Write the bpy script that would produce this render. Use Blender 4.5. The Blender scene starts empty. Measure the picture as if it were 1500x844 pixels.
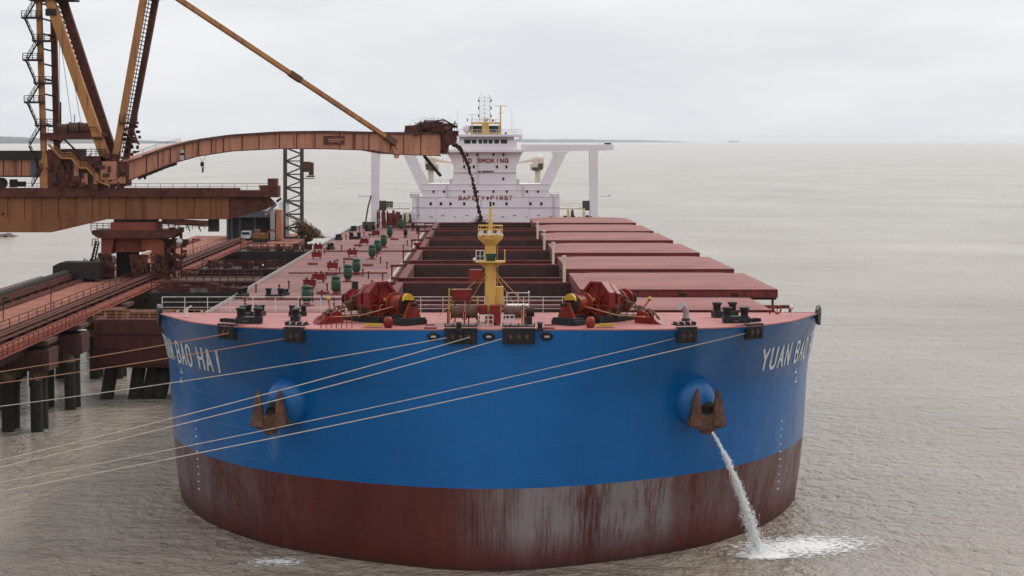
import bpy, bmesh, math, random
from mathutils import Vector, Matrix
R = math.radians
random.seed(7)
col = bpy.context.scene.collection
sc = bpy.context.scene

# ------------------------------------------------------------------ camera
F = 2750.0                      # focal length in photo pixels (1500 wide)
CX, CY0, CZ = -0.63, -157.3, 36.1
cam_d = bpy.data.cameras.new("camera"); cam = bpy.data.objects.new("camera", cam_d); col.objects.link(cam)
cam_d.sensor_width = 36; cam_d.lens = F / 1500 * 36; cam_d.clip_start = 1; cam_d.clip_end = 400000
cam.location = (CX, CY0, CZ)
cam.rotation_euler = (R(90), 0, 0)
cam_d.shift_x = 44 / 1500; cam_d.shift_y = -(422 - 206.0) / 1500
sc.camera = cam
sc.render.resolution_x = 1024; sc.render.resolution_y = 576

# ------------------------------------------------------------------ world, sun, exposure
SUN_EL, SUN_AZ = 47.0, 52.0     # azimuth measured from +Y towards +X
world = bpy.data.worlds.new("World"); sc.world = world; world.use_nodes = True
nt = world.node_tree; nt.nodes.clear()
wo = nt.nodes.new('ShaderNodeOutputWorld'); bg = nt.nodes.new('ShaderNodeBackground')
sky = nt.nodes.new('ShaderNodeTexSky'); sky.sky_type = 'NISHITA'; sky.sun_disc = False
sky.sun_elevation = R(SUN_EL); sky.sun_rotation = R(SUN_AZ); sky.dust_density = 4; sky.air_density = 1
tc = nt.nodes.new('ShaderNodeTexCoord'); mp = nt.nodes.new('ShaderNodeMapping'); mp.inputs['Scale'].default_value = (1.6, 1.6, 7)
n1 = nt.nodes.new('ShaderNodeTexNoise'); n1.inputs['Scale'].default_value = 2.6; n1.inputs['Detail'].default_value = 6; n1.inputs['Roughness'].default_value = .55
rp = nt.nodes.new('ShaderNodeValToRGB')
rp.color_ramp.elements[0].position = .38; rp.color_ramp.elements[0].color = (7.45, 7.8, 8.2, 1)
rp.color_ramp.elements[1].position = .64; rp.color_ramp.elements[1].color = (8.9, 9.1, 9.3, 1)
mx = nt.nodes.new('ShaderNodeMix'); mx.data_type = 'RGBA'; mx.inputs[0].default_value = .92
nt.links.new(tc.outputs['Generated'], mp.inputs['Vector']); nt.links.new(mp.outputs[0], n1.inputs['Vector'])
nt.links.new(n1.outputs[0], rp.inputs[0]); nt.links.new(sky.outputs[0], mx.inputs[6]); nt.links.new(rp.outputs[0], mx.inputs[7])
# an overcast sky is brighter overhead than at the horizon
sz = nt.nodes.new('ShaderNodeSeparateXYZ'); nt.links.new(tc.outputs['Generated'], sz.inputs[0])
mr = nt.nodes.new('ShaderNodeMapRange'); mr.inputs[1].default_value = .07; mr.inputs[2].default_value = .75; mr.inputs[3].default_value = 1; mr.inputs[4].default_value = 1.7
nt.links.new(sz.outputs[2], mr.inputs[0])
ml = nt.nodes.new('ShaderNodeVectorMath'); ml.operation = 'SCALE'; nt.links.new(mx.outputs[2], ml.inputs[0]); nt.links.new(mr.outputs[0], ml.inputs['Scale'])
nt.links.new(ml.outputs[0], bg.inputs[0]); bg.inputs[1].default_value = .1
nt.links.new(bg.outputs[0], wo.inputs[0])
sun_d = bpy.data.lights.new("sun", 'SUN'); sun = bpy.data.objects.new("sun", sun_d); col.objects.link(sun)
sun_d.energy = 1.5; sun_d.angle = R(10); sun_d.color = (1, .96, .9)
sun.rotation_euler = (R(-(90 - SUN_EL)), 0, R(-SUN_AZ))     # light comes from behind the ship
sc.view_settings.view_transform = 'Standard'; sc.view_settings.look = 'None'
sc.view_settings.exposure = .08; sc.view_settings.gamma = 1
sc.render.engine = 'CYCLES'

# ------------------------------------------------------------------ materials
def mat(name, c1, c2=None, scale=.6, rough=.55, metal=0, streak=0, c3=None, spot=.62, sscale=3.0, bump=.0, bscale=8, spec=.22, vs=None):
    m = bpy.data.materials.new(name); m.use_nodes = True; t = m.node_tree; N = t.nodes; Lk = t.links
    b = N['Principled BSDF']; b.inputs['Roughness'].default_value = rough; b.inputs['Metallic'].default_value = metal
    if spec is not None: b.inputs['Specular IOR Level'].default_value = spec
    if c2 is None: c2 = tuple(v * .72 for v in c1)
    tc = N.new('ShaderNodeTexCoord')
    n = N.new('ShaderNodeTexNoise'); n.inputs['Scale'].default_value = scale; n.inputs['Detail'].default_value = 8; n.inputs['Roughness'].default_value = .65
    if vs:
        m0 = N.new('ShaderNodeMapping'); m0.inputs['Scale'].default_value = vs; Lk.new(tc.outputs['Object'], m0.inputs['Vector']); Lk.new(m0.outputs[0], n.inputs['Vector'])
    else: Lk.new(tc.outputs['Object'], n.inputs['Vector'])
    r = N.new('ShaderNodeValToRGB'); r.color_ramp.elements[0].position = .35; r.color_ramp.elements[1].position = .65
    r.color_ramp.elements[0].color = (*c2, 1); r.color_ramp.elements[1].color = (*c1, 1)
    Lk.new(n.outputs[0], r.inputs[0]); out = r.outputs[0]
    if c3 is not None:
        mp = N.new('ShaderNodeMapping'); mp.inputs['Scale'].default_value = (sscale, sscale, sscale * (.08 if streak else 1))
        n2 = N.new('ShaderNodeTexNoise'); n2.inputs['Scale'].default_value = 1; n2.inputs['Detail'].default_value = 7; n2.inputs['Roughness'].default_value = .7
        Lk.new(tc.outputs['Object'], mp.inputs['Vector']); Lk.new(mp.outputs[0], n2.inputs['Vector'])
        r2 = N.new('ShaderNodeValToRGB'); r2.color_ramp.elements[0].position = spot - .07; r2.color_ramp.elements[1].position = spot + .1
        r2.color_ramp.elements[0].color = (0, 0, 0, 1); r2.color_ramp.elements[1].color = (1, 1, 1, 1)
        Lk.new(n2.outputs[0], r2.inputs[0])
        x = N.new('ShaderNodeMix'); x.data_type = 'RGBA'; x.inputs[7].default_value = (*c3, 1)
        Lk.new(r2.outputs[0], x.inputs[0]); Lk.new(out, x.inputs[6]); out = x.outputs[2]
    Lk.new(out, b.inputs['Base Color'])
    if bump:
        nb = N.new('ShaderNodeTexNoise'); nb.inputs['Scale'].default_value = bscale; nb.inputs['Detail'].default_value = 5
        Lk.new(tc.outputs['Object'], nb.inputs['Vector'])
        bp = N.new('ShaderNodeBump'); bp.inputs['Strength'].default_value = .6; bp.inputs['Distance'].default_value = bump
        Lk.new(nb.outputs[0], bp.inputs['Height']); Lk.new(bp.outputs[0], b.inputs['Normal'])
    return m

M = {}
M['pink'] = mat('deck_paint', (.25, .105, .092), (.115, .052, .047), 1, .65, c3=(.13, .055, .05), sscale=.13, spot=.57, vs=(.03, .11, 1))
M['fdeck'] = mat('forecastle_paint', (.36, .14, .128), (.27, .10, .09), .5, .6, c3=(.22, .09, .075), sscale=.7, spot=.66)
M['cover'] = mat('cover_paint', (.25, .096, .083), (.165, .062, .054), 1, .68, c3=(.16, .06, .055), sscale=.11, spot=.60, vs=(.05, .2, .2))
M['skirt'] = mat('skirt_shaded_red', (.20, .035, .032), (.14, .026, .024), .5, .6, streak=1, c3=(.07, .022, .02), spot=.6)  # darker than the cover tops: shade on the fronts is put into the colour
M['coam'] = mat('coaming_paint', (.16, .03, .026), (.10, .022, .019), .5, .7, streak=1, c3=(.05, .025, .02), spot=.55)
M['hold'] = mat('hold_steel', (.075, .036, .032), (.05, .026, .024), .7, .85, streak=1, c3=(.07, .03, .022), spot=.6)
M['red'] = mat('winch_red', (.22, .016, .012), (.12, .011, .010), 1.4, .4, c3=(.08, .02, .012), sscale=2, spot=.6)
M['orange'] = mat('drum_orange', (.26, .033, .012), (.15, .018, .010), 1.4, .4, c3=(.07, .02, .012), sscale=2.5, spot=.6)
M['black'] = mat('black_paint', (.012, .013, .014), (.02, .02, .02), 2, .5)
M['yellow'] = mat('yellow_paint', (.50, .32, .02), (.34, .2, .02), 2, .45)
M['mast'] = mat('mast_yellow', (.62, .38, .10), (.50, .29, .07), .8, .5, streak=1, c3=(.32, .13, .04), spot=.62)
M['white'] = mat('white_paint', (.72, .66, .68), (.64, .58, .60), .12, .5, streak=1, c3=(.50, .43, .42), spot=.66, sscale=.8)
M['rail'] = mat('rail_white', (.68, .64, .62), (.45, .40, .38), 2, .5)
M['letter_w'] = mat('letter_white', (.80, .82, .82), (.5, .54, .56), 1, .5)
M['letter_r'] = mat('letter_red', (.30, .03, .04), (.22, .03, .04), 1, .5)
M['letter_k'] = mat('letter_dark', (.10, .05, .05), (.08, .05, .05), 1, .5)
M['glass'] = mat('dark_glass', (.018, .026, .032), (.012, .016, .02), 1, .12)
M['green'] = mat('vent_green', (.02, .065, .038), (.014, .045, .027), 2, .5, c3=(.06, .05, .03), sscale=2, spot=.66)
M['rust'] = mat('anchor_rust', (.12, .058, .038), (.06, .032, .024), 1.2, .8, c3=(.16, .075, .042), sscale=2.2, spot=.55, bump=.03)
M['chain'] = mat('chain_rust', (.13, .075, .045), (.08, .045, .03), 3, .8)
M['ochre'] = mat('loader_ochre', (.40, .185, .062), (.30, .13, .048), .15, .6, streak=1, c3=(.14, .05, .025), spot=.57, sscale=1.2)
M['boomp'] = mat('boom_paint', (.42, .19, .115), (.32, .135, .08), .18, .65, streak=1, c3=(.14, .05, .03), spot=.57, sscale=.9)
M['girder'] = mat('girder_paint', (.22, .088, .034), (.165, .064, .027), .12, .65, streak=1, c3=(.10, .032, .016), spot=.57, sscale=.9)
M['dred'] = mat('ore_red_steel', (.115, .035, .023), (.07, .022, .016), .3, .8, c3=(.035, .014, .011), sscale=.8, spot=.55)
M['bred'] = mat('bright_red_steel', (.24, .055, .03), (.15, .035, .02), .3, .7, streak=1, c3=(.06, .02, .014), spot=.6, sscale=1.2)
M['dark'] = mat('dark_steel', (.03, .02, .018), (.018, .013, .012), .6, .7)
M['ore'] = mat('ore', (.055, .022, .018), (.028, .013, .012), 1.5, .95, bump=.1)
M['oredeck'] = mat('ore_dust_deck', (.26, .10, .066), (.18, .068, .046), .08, .9, c3=(.13, .045, .03), sscale=.35, spot=.57)
M['pile'] = mat('pile_concrete', (.055, .042, .032), (.028, .023, .018), .8, .8, c3=(.02, .022, .014), sscale=.8, spot=.5, bump=.05)
M['sleeve'] = mat('pile_sleeve', (.26, .19, .13), (.14, .09, .06), .9, .85, c3=(.05, .035, .025), sscale=1.0, spot=.52)
M['concrete'] = mat('concrete_red', (.10, .045, .035), (.065, .03, .024), .4, .85, streak=1, c3=(.04, .022, .018), spot=.55, sscale=1.0)
M['dcaisson'] = mat('fender_red', (.085, .022, .017), (.06, .017, .014), .4, .7, streak=1, c3=(.035, .014, .012), spot=.57)
M['tower'] = mat('tower_dark', (.065, .065, .05), (.04, .038, .032), .8, .7, c3=(.12, .06, .03), sscale=1.2, spot=.6)
M['grey'] = mat('grey_sheet', (.07, .08, .095), (.05, .058, .07), .3, .5)
M['pale'] = mat('pale_sheet', (.52, .52, .52), (.4, .4, .4), .5, .5)
M['rope'] = mat('rope_pale', (.44, .38, .30), (.34, .29, .22), 2, .8)
M['rope_o'] = mat('rope_orange', (.42, .20, .11), (.32, .15, .09), 2, .8)
M['alum'] = mat('ladder_grey', (.36, .32, .31), (.24, .21, .21), 1, .5)
M['cream'] = mat('cream_paint', (.62, .54, .42), (.5, .42, .32), 1, .5)
M['hill'] = mat('far_forest', (.05, .07, .055), (.035, .05, .04), .004, 1)
M['scrub'] = mat('scrub_leaf', (.20, .115, .055), (.12, .07, .035), .5, .9)
M['rock'] = mat('rock', (.16, .13, .115), (.09, .07, .06), .4, .9, bump=.2, bscale=1)

# hull paint: blue topsides, red boot with scum streaks; a painted line at z = 6.9
def hull_mat():
    m = bpy.data.materials.new('hull_paint'); m.use_nodes = True; t = m.node_tree; N = t.nodes; L = t.links
    b = N['Principled BSDF']; b.inputs['Specular IOR Level'].default_value = .3
    tc = N.new('ShaderNodeTexCoord'); sp = N.new('ShaderNodeSeparateXYZ'); L.new(tc.outputs['Object'], sp.inputs[0])
    def noise(scl, vs, det=8, ro=.6):
        mp = N.new('ShaderNodeMapping'); mp.inputs['Scale'].default_value = vs; L.new(tc.outputs['Object'], mp.inputs['Vector'])
        n = N.new('ShaderNodeTexNoise'); n.inputs['Scale'].default_value = scl; n.inputs['Detail'].default_value = det; n.inputs['Roughness'].default_value = ro
        L.new(mp.outputs[0], n.inputs['Vector']); return n.outputs[0]
    def ramp(src, a, b_, c0=(0, 0, 0, 1), c1=(1, 1, 1, 1)):
        r = N.new('ShaderNodeValToRGB'); r.color_ramp.elements[0].position = a; r.color_ramp.elements[1].position = b_
        r.color_ramp.elements[0].color = c0; r.color_ramp.elements[1].color = c1; L.new(src, r.inputs[0]); return r.outputs[0]
    def mix(f, a, b_):
        x = N.new('ShaderNodeMix'); x.data_type = 'RGBA'
        for i, v in ((0, f), (6, a), (7, b_)):
            if isinstance(v, (tuple, float)): x.inputs[i].default_value = v
            else: L.new(v, x.inputs[i])
        return x.outputs[2]
    def math_(op, a, b_=0.0, clamp=False):
        x = N.new('ShaderNodeMath'); x.operation = op; x.use_clamp = clamp
        for i, v in ((0, a), (1, b_)):
            if isinstance(v, (int, float)): x.inputs[i].default_value = v
            else: L.new(v, x.inputs[i])
        return x.outputs[0]
    def mr(src, a, b_, c=0., d=1.):
        x = N.new('ShaderNodeMapRange'); x.clamp = True; L.new(src, x.inputs[0])
        for i, v in enumerate((a, b_, c, d)): x.inputs[i + 1].default_value = v
        return x.outputs[0]
    blue = ramp(noise(.09, (1, 1, .5)), .3, .7, (.0002, .084, .262, 1), (.0003, .105, .325, 1))
    # thin vertical run marks and pale chalking on the blue
    st = ramp(noise(1, (1.6, 1.6, .04)), .56, .8)
    blue = mix(math_('MULTIPLY', st, .04), blue, (.10, .20, .30, 1.))
    sp2 = ramp(noise(1, (3, 3, 3)), .69, .74)
    blue = mix(math_('MULTIPLY', sp2, .25), blue, (.012, .03, .08, 1.))
    # rust and salt runs below the fairleads, mooring pipes and anchors
    def run(x0, w, zt_, ln, c, k):
        nonlocal blue
        dx = math_('ABSOLUTE', math_('SUBTRACT', math_('ADD', sp.outputs[0], math_('MULTIPLY', wig, .5)), x0))
        fx = mr(dx, 0., w, 1., 0.); fz = math_('MULTIPLY', mr(sp.outputs[2], zt_ - ln, zt_, 0., 1.), mr(sp.outputs[2], zt_, zt_ + .2, 1., 0.))
        f_ = math_('MULTIPLY', math_('MULTIPLY', fx, fz), math_('MULTIPLY', rag, k), True); blue = mix(f_, blue, c)
    wig = math_('SUBTRACT', noise(1, (.01, .01, .5), 3), .5); rag = ramp(noise(1, (5, 5, .25), 6, .7), .35, .6)
    for x0, w, zt_, ln, c, k in ((-21.2, .5, 19, 4, (.10, .05, .03, 1.), .5), (-15.8, .45, 19, 3.5, (.10, .05, .03, 1.), .45), (-1.8, .7, 18.9, 3, (.05, .05, .05, 1.), .4), (3.0, .7, 18.9, 3, (.05, .05, .05, 1.), .4),
            (16.6, .4, 19, 4, (.10, .05, .03, 1.), .5), (22.0, .5, 19, 4.5, (.10, .05, .03, 1.), .5), (-19.0, .8, 10.6, 3.4, (.25, .32, .36, 1.), .5), (19.6, 1.0, 10.6, 3.4, (.12, .07, .04, 1.), .4), (-11.5, .3, 19.5, 7, (.03, .10, .2, 1.), .5), (9.3, .3, 19.5, 6, (.03, .10, .2, 1.), .5), (26.2, .3, 17, 6, (.12, .2, .28, 1.), .5)): run(x0, w, zt_, ln, c, k)
    red = ramp(noise(1, (.5, .5, .12)), .3, .7, (.06, .008, .006, 1), (.10, .014, .009, 1))
    # scum: strong between x 1 and 17 and at the two shoulders, broken by vertical streaks
    x = sp.outputs[0]; z = sp.outputs[2]
    reg1 = math_('MULTIPLY', mr(x, -3.5, 3.5), mr(x, 15.3, 16.2, 1., .35))
    reg2 = math_('MULTIPLY', mr(x, -15, -30), .75)
    reg3 = math_('MULTIPLY', mr(x, 19, 29), .8)
    reg = math_('MAXIMUM', reg1, math_('MAXIMUM', reg2, reg3))
    reg = math_('ADD', reg, .04)
    big = noise(1, (.55, .55, .10), 5, .6); fine = noise(1, (4.5, 4.5, .22), 8, .75)
    s = ramp(math_('ADD', math_('MULTIPLY', big, .5), math_('MULTIPLY', fine, .5)), .39, .55)
    low = mr(z, 1.0, 3.2, .12, 1.)
    low = math_('ADD', low, math_('MULTIPLY', fine, .15))
    f = math_('MULTIPLY', math_('MULTIPLY', s, reg), low, True)
    f = math_('MULTIPLY', f, .78)
    red = mix(f, red, (.215, .195, .195, 1.))
    fsp = ramp(noise(1, (1.1, 1.1, .7), 8, .8), .62, .67)
    red = mix(math_('MULTIPLY', fsp, .55), red, (.20, .045, .02, 1.))
    dk = ramp(noise(1, (7, 7, .12), 3, .5), .60, .66)
    red = mix(math_('MULTIPLY', dk, .5), red, (.05, .018, .013, 1.))
    wob = math_('MULTIPLY', math_('SUBTRACT', noise(1, (2.5, 2.5, 0)), .5), .12)
    edge = math_('GREATER_THAN', math_('ADD', z, wob), 6.9)
    colr = mix(edge, red, blue)
    wet = mr(math_('ADD', z, math_('MULTIPLY', noise(1, (1.5, 1.5, 0)), .7)), .5, 1.1, .6, 0.)
    colr = mix(wet, colr, (.028, .011, .009, 1.))
    L.new(colr, b.inputs['Base Color'])
    rr = N.new('ShaderNodeMix'); rr.inputs[2].default_value = .6; rr.inputs[3].default_value = .24
    L.new(edge, rr.inputs[0]); L.new(rr.outputs[0], b.inputs['Roughness'])
    # plates: shallow weld seams plus slight unevenness
    br = N.new('ShaderNodeTexNoise'); br.inputs['Scale'].default_value = .35; br.inputs['Detail'].default_value = 2
    L.new(tc.outputs['Object'], br.inputs['Vector'])
    seam = N.new('ShaderNodeTexWave'); seam.wave_type = 'BANDS'; seam.bands_direction = 'Z'; seam.inputs['Scale'].default_value = .125
    L.new(tc.outputs['Object'], seam.inputs['Vector'])
    sm = ramp(seam.outputs[1], .0, .012)
    cx_ = N.new('ShaderNodeCombineXYZ'); L.new(sp.outputs[0], cx_.inputs[0]); L.new(sp.outputs[2], cx_.inputs[1])
    bk = N.new('ShaderNodeTexBrick'); bk.inputs['Scale'].default_value = 1; bk.inputs['Brick Width'].default_value = 8; bk.inputs['Row Height'].default_value = 2.6; bk.inputs['Mortar Size'].default_value = .035; bk.inputs['Mortar Smooth'].default_value = .6
    L.new(cx_.outputs[0], bk.inputs['Vector'])
    fr = N.new('ShaderNodeTexWave'); fr.bands_direction = 'X'; fr.inputs['Scale'].default_value = .38; fr.inputs['Distortion'].default_value = .6; L.new(tc.outputs['Object'], fr.inputs['Vector'])
    h = math_('ADD', math_('MULTIPLY', br.outputs[0], .20), math_('ADD', math_('MULTIPLY', bk.outputs['Fac'], .03), math_('MULTIPLY', fr.outputs[1], .006)))
    bp = N.new('ShaderNodeBump'); bp.inputs['Strength'].default_value = .7; bp.inputs['Distance'].default_value = 1
    L.new(h, bp.inputs['Height']); L.new(bp.outputs[0], b.inputs['Normal'])
    return m
M['hull'] = hull_mat()
M['blue'] = mat('bolster_blue', (.0008, .105, .32), (.0008, .09, .27), .3, .3, spec=.4)

def water_mat():
    m = bpy.data.materials.new('silty_water'); m.use_nodes = True; t = m.node_tree; N = t.nodes; L = t.links
    b = N['Principled BSDF']; b.inputs['Roughness'].default_value = .16; b.inputs['IOR'].default_value = 1.33
    tc = N.new('ShaderNodeTexCoord')
    def noise(vs, det, ro=.6, sc_=1.):
        mp = N.new('ShaderNodeMapping'); mp.inputs['Scale'].default_value = vs; mp.inputs['Rotation'].default_value = (0, 0, R(8)); L.new(tc.outputs['Object'], mp.inputs['Vector'])
        n = N.new('ShaderNodeTexNoise'); n.inputs['Scale'].default_value = sc_; n.inputs['Detail'].default_value = det; n.inputs['Roughness'].default_value = ro
        L.new(mp.outputs[0], n.inputs['Vector']); return n.outputs[0]
    r = N.new('ShaderNodeValToRGB'); r.color_ramp.elements[0].position = .32; r.color_ramp.elements[1].position = .68
    r.color_ramp.elements[0].color = (.245, .19, .142, 1); r.color_ramp.elements[1].color = (.35, .293, .235, 1)
    L.new(noise((.012, .006, 1), 6), r.inputs[0]); L.new(r.outputs[0], b.inputs['Base Color'])
    a1 = noise((.72, .50, 1), 4, .55); a2 = noise((2.6, 2.1, 1), 4, .6); a3 = noise((.06, .11, 1), 4, .55)
    def mul(a, k):
        x = N.new('ShaderNodeMath'); x.operation = 'MULTIPLY'; x.inputs[1].default_value = k; L.new(a, x.inputs[0]); return x.outputs[0]
    def add(a, c):
        x = N.new('ShaderNodeMath'); L.new(a, x.inputs[0]); L.new(c, x.inputs[1]); return x.outputs[0]
    wp = N.new('ShaderNodeMapRange'); wp.inputs[1].default_value = .35; wp.inputs[2].default_value = .65; wp.inputs[3].default_value = .78; wp.inputs[4].default_value = 1.2; L.new(noise((.006, .018, 1), 5), wp.inputs[0])
    hs = add(add(mul(a1, 1.7), mul(a2, .5)), mul(a3, 3.4)); hm_ = N.new('ShaderNodeMath'); hm_.operation = 'MULTIPLY'; L.new(hs, hm_.inputs[0]); L.new(wp.outputs[0], hm_.inputs[1]); h = hm_.outputs[0]
    bp = N.new('ShaderNodeBump'); bp.inputs['Strength'].default_value = 1; bp.inputs['Distance'].default_value = 1
    L.new(h, bp.inputs['Height']); L.new(bp.outputs[0], b.inputs['Normal'])
    return m
M['water'] = water_mat()

def foam_mat(name, c, lo, hi, stretch=(1, 1, 1), scl=1.2):
    m = bpy.data.materials.new(name); m.use_nodes = True; t = m.node_tree; N = t.nodes; L = t.links
    b = N['Principled BSDF']; b.inputs['Base Color'].default_value = (*c, 1); b.inputs['Roughness'].default_value = .8
    tc = N.new('ShaderNodeTexCoord'); mp = N.new('ShaderNodeMapping'); mp.inputs['Scale'].default_value = stretch
    n = N.new('ShaderNodeTexNoise'); n.inputs['Scale'].default_value = scl; n.inputs['Detail'].default_value = 10; n.inputs['Roughness'].default_value = .72
    L.new(tc.outputs['Object'], mp.inputs[0]); L.new(mp.outputs[0], n.inputs['Vector'])
    at = N.new('ShaderNodeAttribute'); at.attribute_name = 'dens'
    ad = N.new('ShaderNodeMath'); ad.operation = 'ADD'; nc = N.new('ShaderNodeMath'); nc.operation = 'MULTIPLY_ADD'; nc.inputs[1].default_value = 1.7; nc.inputs[2].default_value = -.35; L.new(n.outputs[0], nc.inputs[0]); L.new(nc.outputs[0], ad.inputs[0]); L.new(at.outputs['Fac'], ad.inputs[1])
    r = N.new('ShaderNodeValToRGB'); r.color_ramp.elements[0].position = lo; r.color_ramp.elements[1].position = hi
    r.color_ramp.elements[0].color = (0, 0, 0, 1); r.color_ramp.elements[1].color = (.9, .9, .9, 1)
    L.new(ad.outputs[0], r.inputs[0]); L.new(r.outputs[0], b.inputs['Alpha'])
    return m
M['foam'] = foam_mat('foam', (.74, .72, .69), .72, 1.22, (1, 1.3, 1), 1.5)
M['spray'] = mat('spray', (.85, .85, .84), (.7, .7, .7), 2, .6)

# ------------------------------------------------------------------ mesh helpers
class MB:
    def __init__(s): s.v = []; s.f = []; s.sm = []
    def add(s, vs, fs, smooth=False, mtx=None):
        o = len(s.v)
        for p in vs: s.v.append(tuple(mtx @ Vector(p)) if mtx is not None else tuple(p))
        for f in fs: s.f.append(tuple(i + o for i in f)); s.sm.append(smooth)
        return s
    def box(s, c, d, mtx=None):
        x, y, z = c; a, b, h = d[0] / 2, d[1] / 2, d[2] / 2
        vs = [(x + i * a, y + j * b, z + k * h) for i in (-1, 1) for j in (-1, 1) for k in (-1, 1)]
        return s.add(vs, [(0, 1, 3, 2), (4, 6, 7, 5), (0, 4, 5, 1), (2, 3, 7, 6), (0, 2, 6, 4), (1, 5, 7, 3)], mtx=mtx)
    def bar(s, p, q, w, h=None, up=(0, 0, 1), w2=None, h2=None):
        h = w if h is None else h; w2 = w if w2 is None else w2; h2 = h if h2 is None else h2
        p, q = Vector(p), Vector(q); d = (q - p).normalized(); up = Vector(up)
        if abs(d.dot(up)) > .98: up = Vector((0, 1, 0))
        r = d.cross(up).normalized(); u = r.cross(d)
        vs = []
        for c, a, b in ((p, w, h), (q, w2, h2)):
            for i, j in ((-1, -1), (1, -1), (1, 1), (-1, 1)): vs.append(c + r * i * a / 2 + u * j * b / 2)
        return s.add(vs, [(0, 3, 2, 1), (4, 5, 6, 7), (0, 1, 5, 4), (1, 2, 6, 5), (2, 3, 7, 6), (3, 0, 4, 7)])
    def tube(s, pts, r, n=10, r2=None, cap=True):
        pts = [Vector(p) for p in pts]; k = len(pts)
        rs = r if isinstance(r, (list, tuple)) else [r + ((r2 - r) * i / (k - 1) if r2 is not None else 0) for i in range(k)]
        vs = []; fs = []; ref = None
        for i, p in enumerate(pts):
            d = (pts[min(i + 1, k - 1)] - pts[max(i - 1, 0)]).normalized()
            if ref is None:
                ref = Vector((0, 0, 1)) if abs(d.z) < .9 else Vector((1, 0, 0))
            a = d.cross(ref).normalized(); b = a.cross(d).normalized(); ref = b
            for j in range(n):
                t = 2 * math.pi * j / n; vs.append(p + (a * math.cos(t) + b * math.sin(t)) * rs[i])
        for i in range(k - 1):
            for j in range(n): fs.append((i * n + j, i * n + (j + 1) % n, (i + 1) * n + (j + 1) % n, (i + 1) * n + j))
        s.add(vs, fs, True)
        if cap: s.add(vs[:n], [tuple(range(n))[::-1]]); s.add(vs[-n:], [tuple(range(n))])
        return s
    def cyl(s, c, axis, r, length, n=20, r2=None):
        c = Vector(c); a = Vector(axis).normalized() * length / 2
        return s.tube([c - a, c + a], r, n, r2)
    def lathe(s, c, prof, n=20):
        vs = []; fs = []
        for (r, z) in prof:
            for j in range(n):
                t = 2 * math.pi * j / n; vs.append((c[0] + r * math.cos(t), c[1] + r * math.sin(t), c[2] + z))
        for i in range(len(prof) - 1):
            for j in range(n): fs.append((i * n + j, i * n + (j + 1) % n, (i + 1) * n + (j + 1) % n, (i + 1) * n + j))
        s.add(vs, fs, True); s.add(vs[:n], [tuple(range(n))[::-1]]); s.add(vs[-n:], [tuple(range(n))]); return s
    def prism(s, poly, o, ax, ay, ad, depth):
        o, ax, ay, ad = Vector(o), Vector(ax), Vector(ay), Vector(ad).normalized()
        a = [o + ax * p[0] + ay * p[1] - ad * depth / 2 for p in poly]; b = [v + ad * depth for v in a]; n = len(poly)
        return s.add(a + b, [tuple(range(n))[::-1], tuple(range(n, 2 * n))] + [(i, (i + 1) % n, n + (i + 1) % n, n + i) for i in range(n)])
    def sphere(s, c, r, n=14, m=8, sc_=(1, 1, 1)):
        vs = []; fs = []
        for i in range(m + 1):
            p = math.pi * i / m
            for j in range(n):
                t = 2 * math.pi * j / n
                vs.append((c[0] + r * sc_[0] * math.sin(p) * math.cos(t), c[1] + r * sc_[1] * math.sin(p) * math.sin(t), c[2] + r * sc_[2] * math.cos(p)))
        for i in range(m):
            for j in range(n): fs.append((i * n + j, (i + 1) * n + j, (i + 1) * n + (j + 1) % n, i * n + (j + 1) % n))
        return s.add(vs, fs, True)
    def rail(s, pts, h=1.1, step=1.6, r=.03, bars=3):
        pts = [Vector(p) for p in pts]
        for a, b in zip(pts, pts[1:]):
            L_ = (b - a).length; n = max(1, round(L_ / step))
            for i in range(n + 1):
                p = a.lerp(b, i / n); s.bar(p, p + Vector((0, 0, h)), r * 2)
            for k in range(bars):
                z = Vector((0, 0, h * (k + 1) / bars)); s.bar(a + z, b + z, r * (2 if k == bars - 1 else 1.4))
        return s
    def build(s, name, m, parent=None, merge=False, bevel=0):
        me = bpy.data.meshes.new(name); me.from_pydata(s.v, [], s.f); me.polygons.foreach_set('use_smooth', s.sm)
        bm = bmesh.new(); bm.from_mesh(me)
        if merge: bmesh.ops.remove_doubles(bm, verts=bm.verts, dist=1e-4)
        if merge != 'open': bmesh.ops.recalc_face_normals(bm, faces=bm.faces)
        bm.to_mesh(me); bm.free()
        o = bpy.data.objects.new(name, me); col.objects.link(o); me.materials.append(M[m] if isinstance(m, str) else m)
        if parent: o.parent = parent
        if bevel:
            b = o.modifiers.new('bevel', 'BEVEL'); b.width = bevel; b.segments = 2; b.limit_method = 'ANGLE'
        return o
def empty(name, loc=(0, 0, 0), parent=None, rz=0):
    o = bpy.data.objects.new(name, None); col.objects.link(o); o.location = loc; o.rotation_euler = (0, 0, rz)
    if parent: o.parent = parent
    return o
def tag(o, label=None, cat=None, group=None, kind=None):
    for k, v in (('label', label), ('category', cat), ('group', group), ('kind', kind)):
        if v: o[k] = v
    return o
def kids(o): return [c for c in bpy.data.objects if c.parent == o]
def copy_tree(o, parent=None, loc=None, rz=None):
    c = o.copy(); col.objects.link(c)
    if parent is not None: c.parent = parent
    if loc is not None: c.location = loc
    if rz is not None: c.rotation_euler = (0, 0, rz)
    for ch in kids(o): copy_tree(ch, c)
    return c

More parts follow.
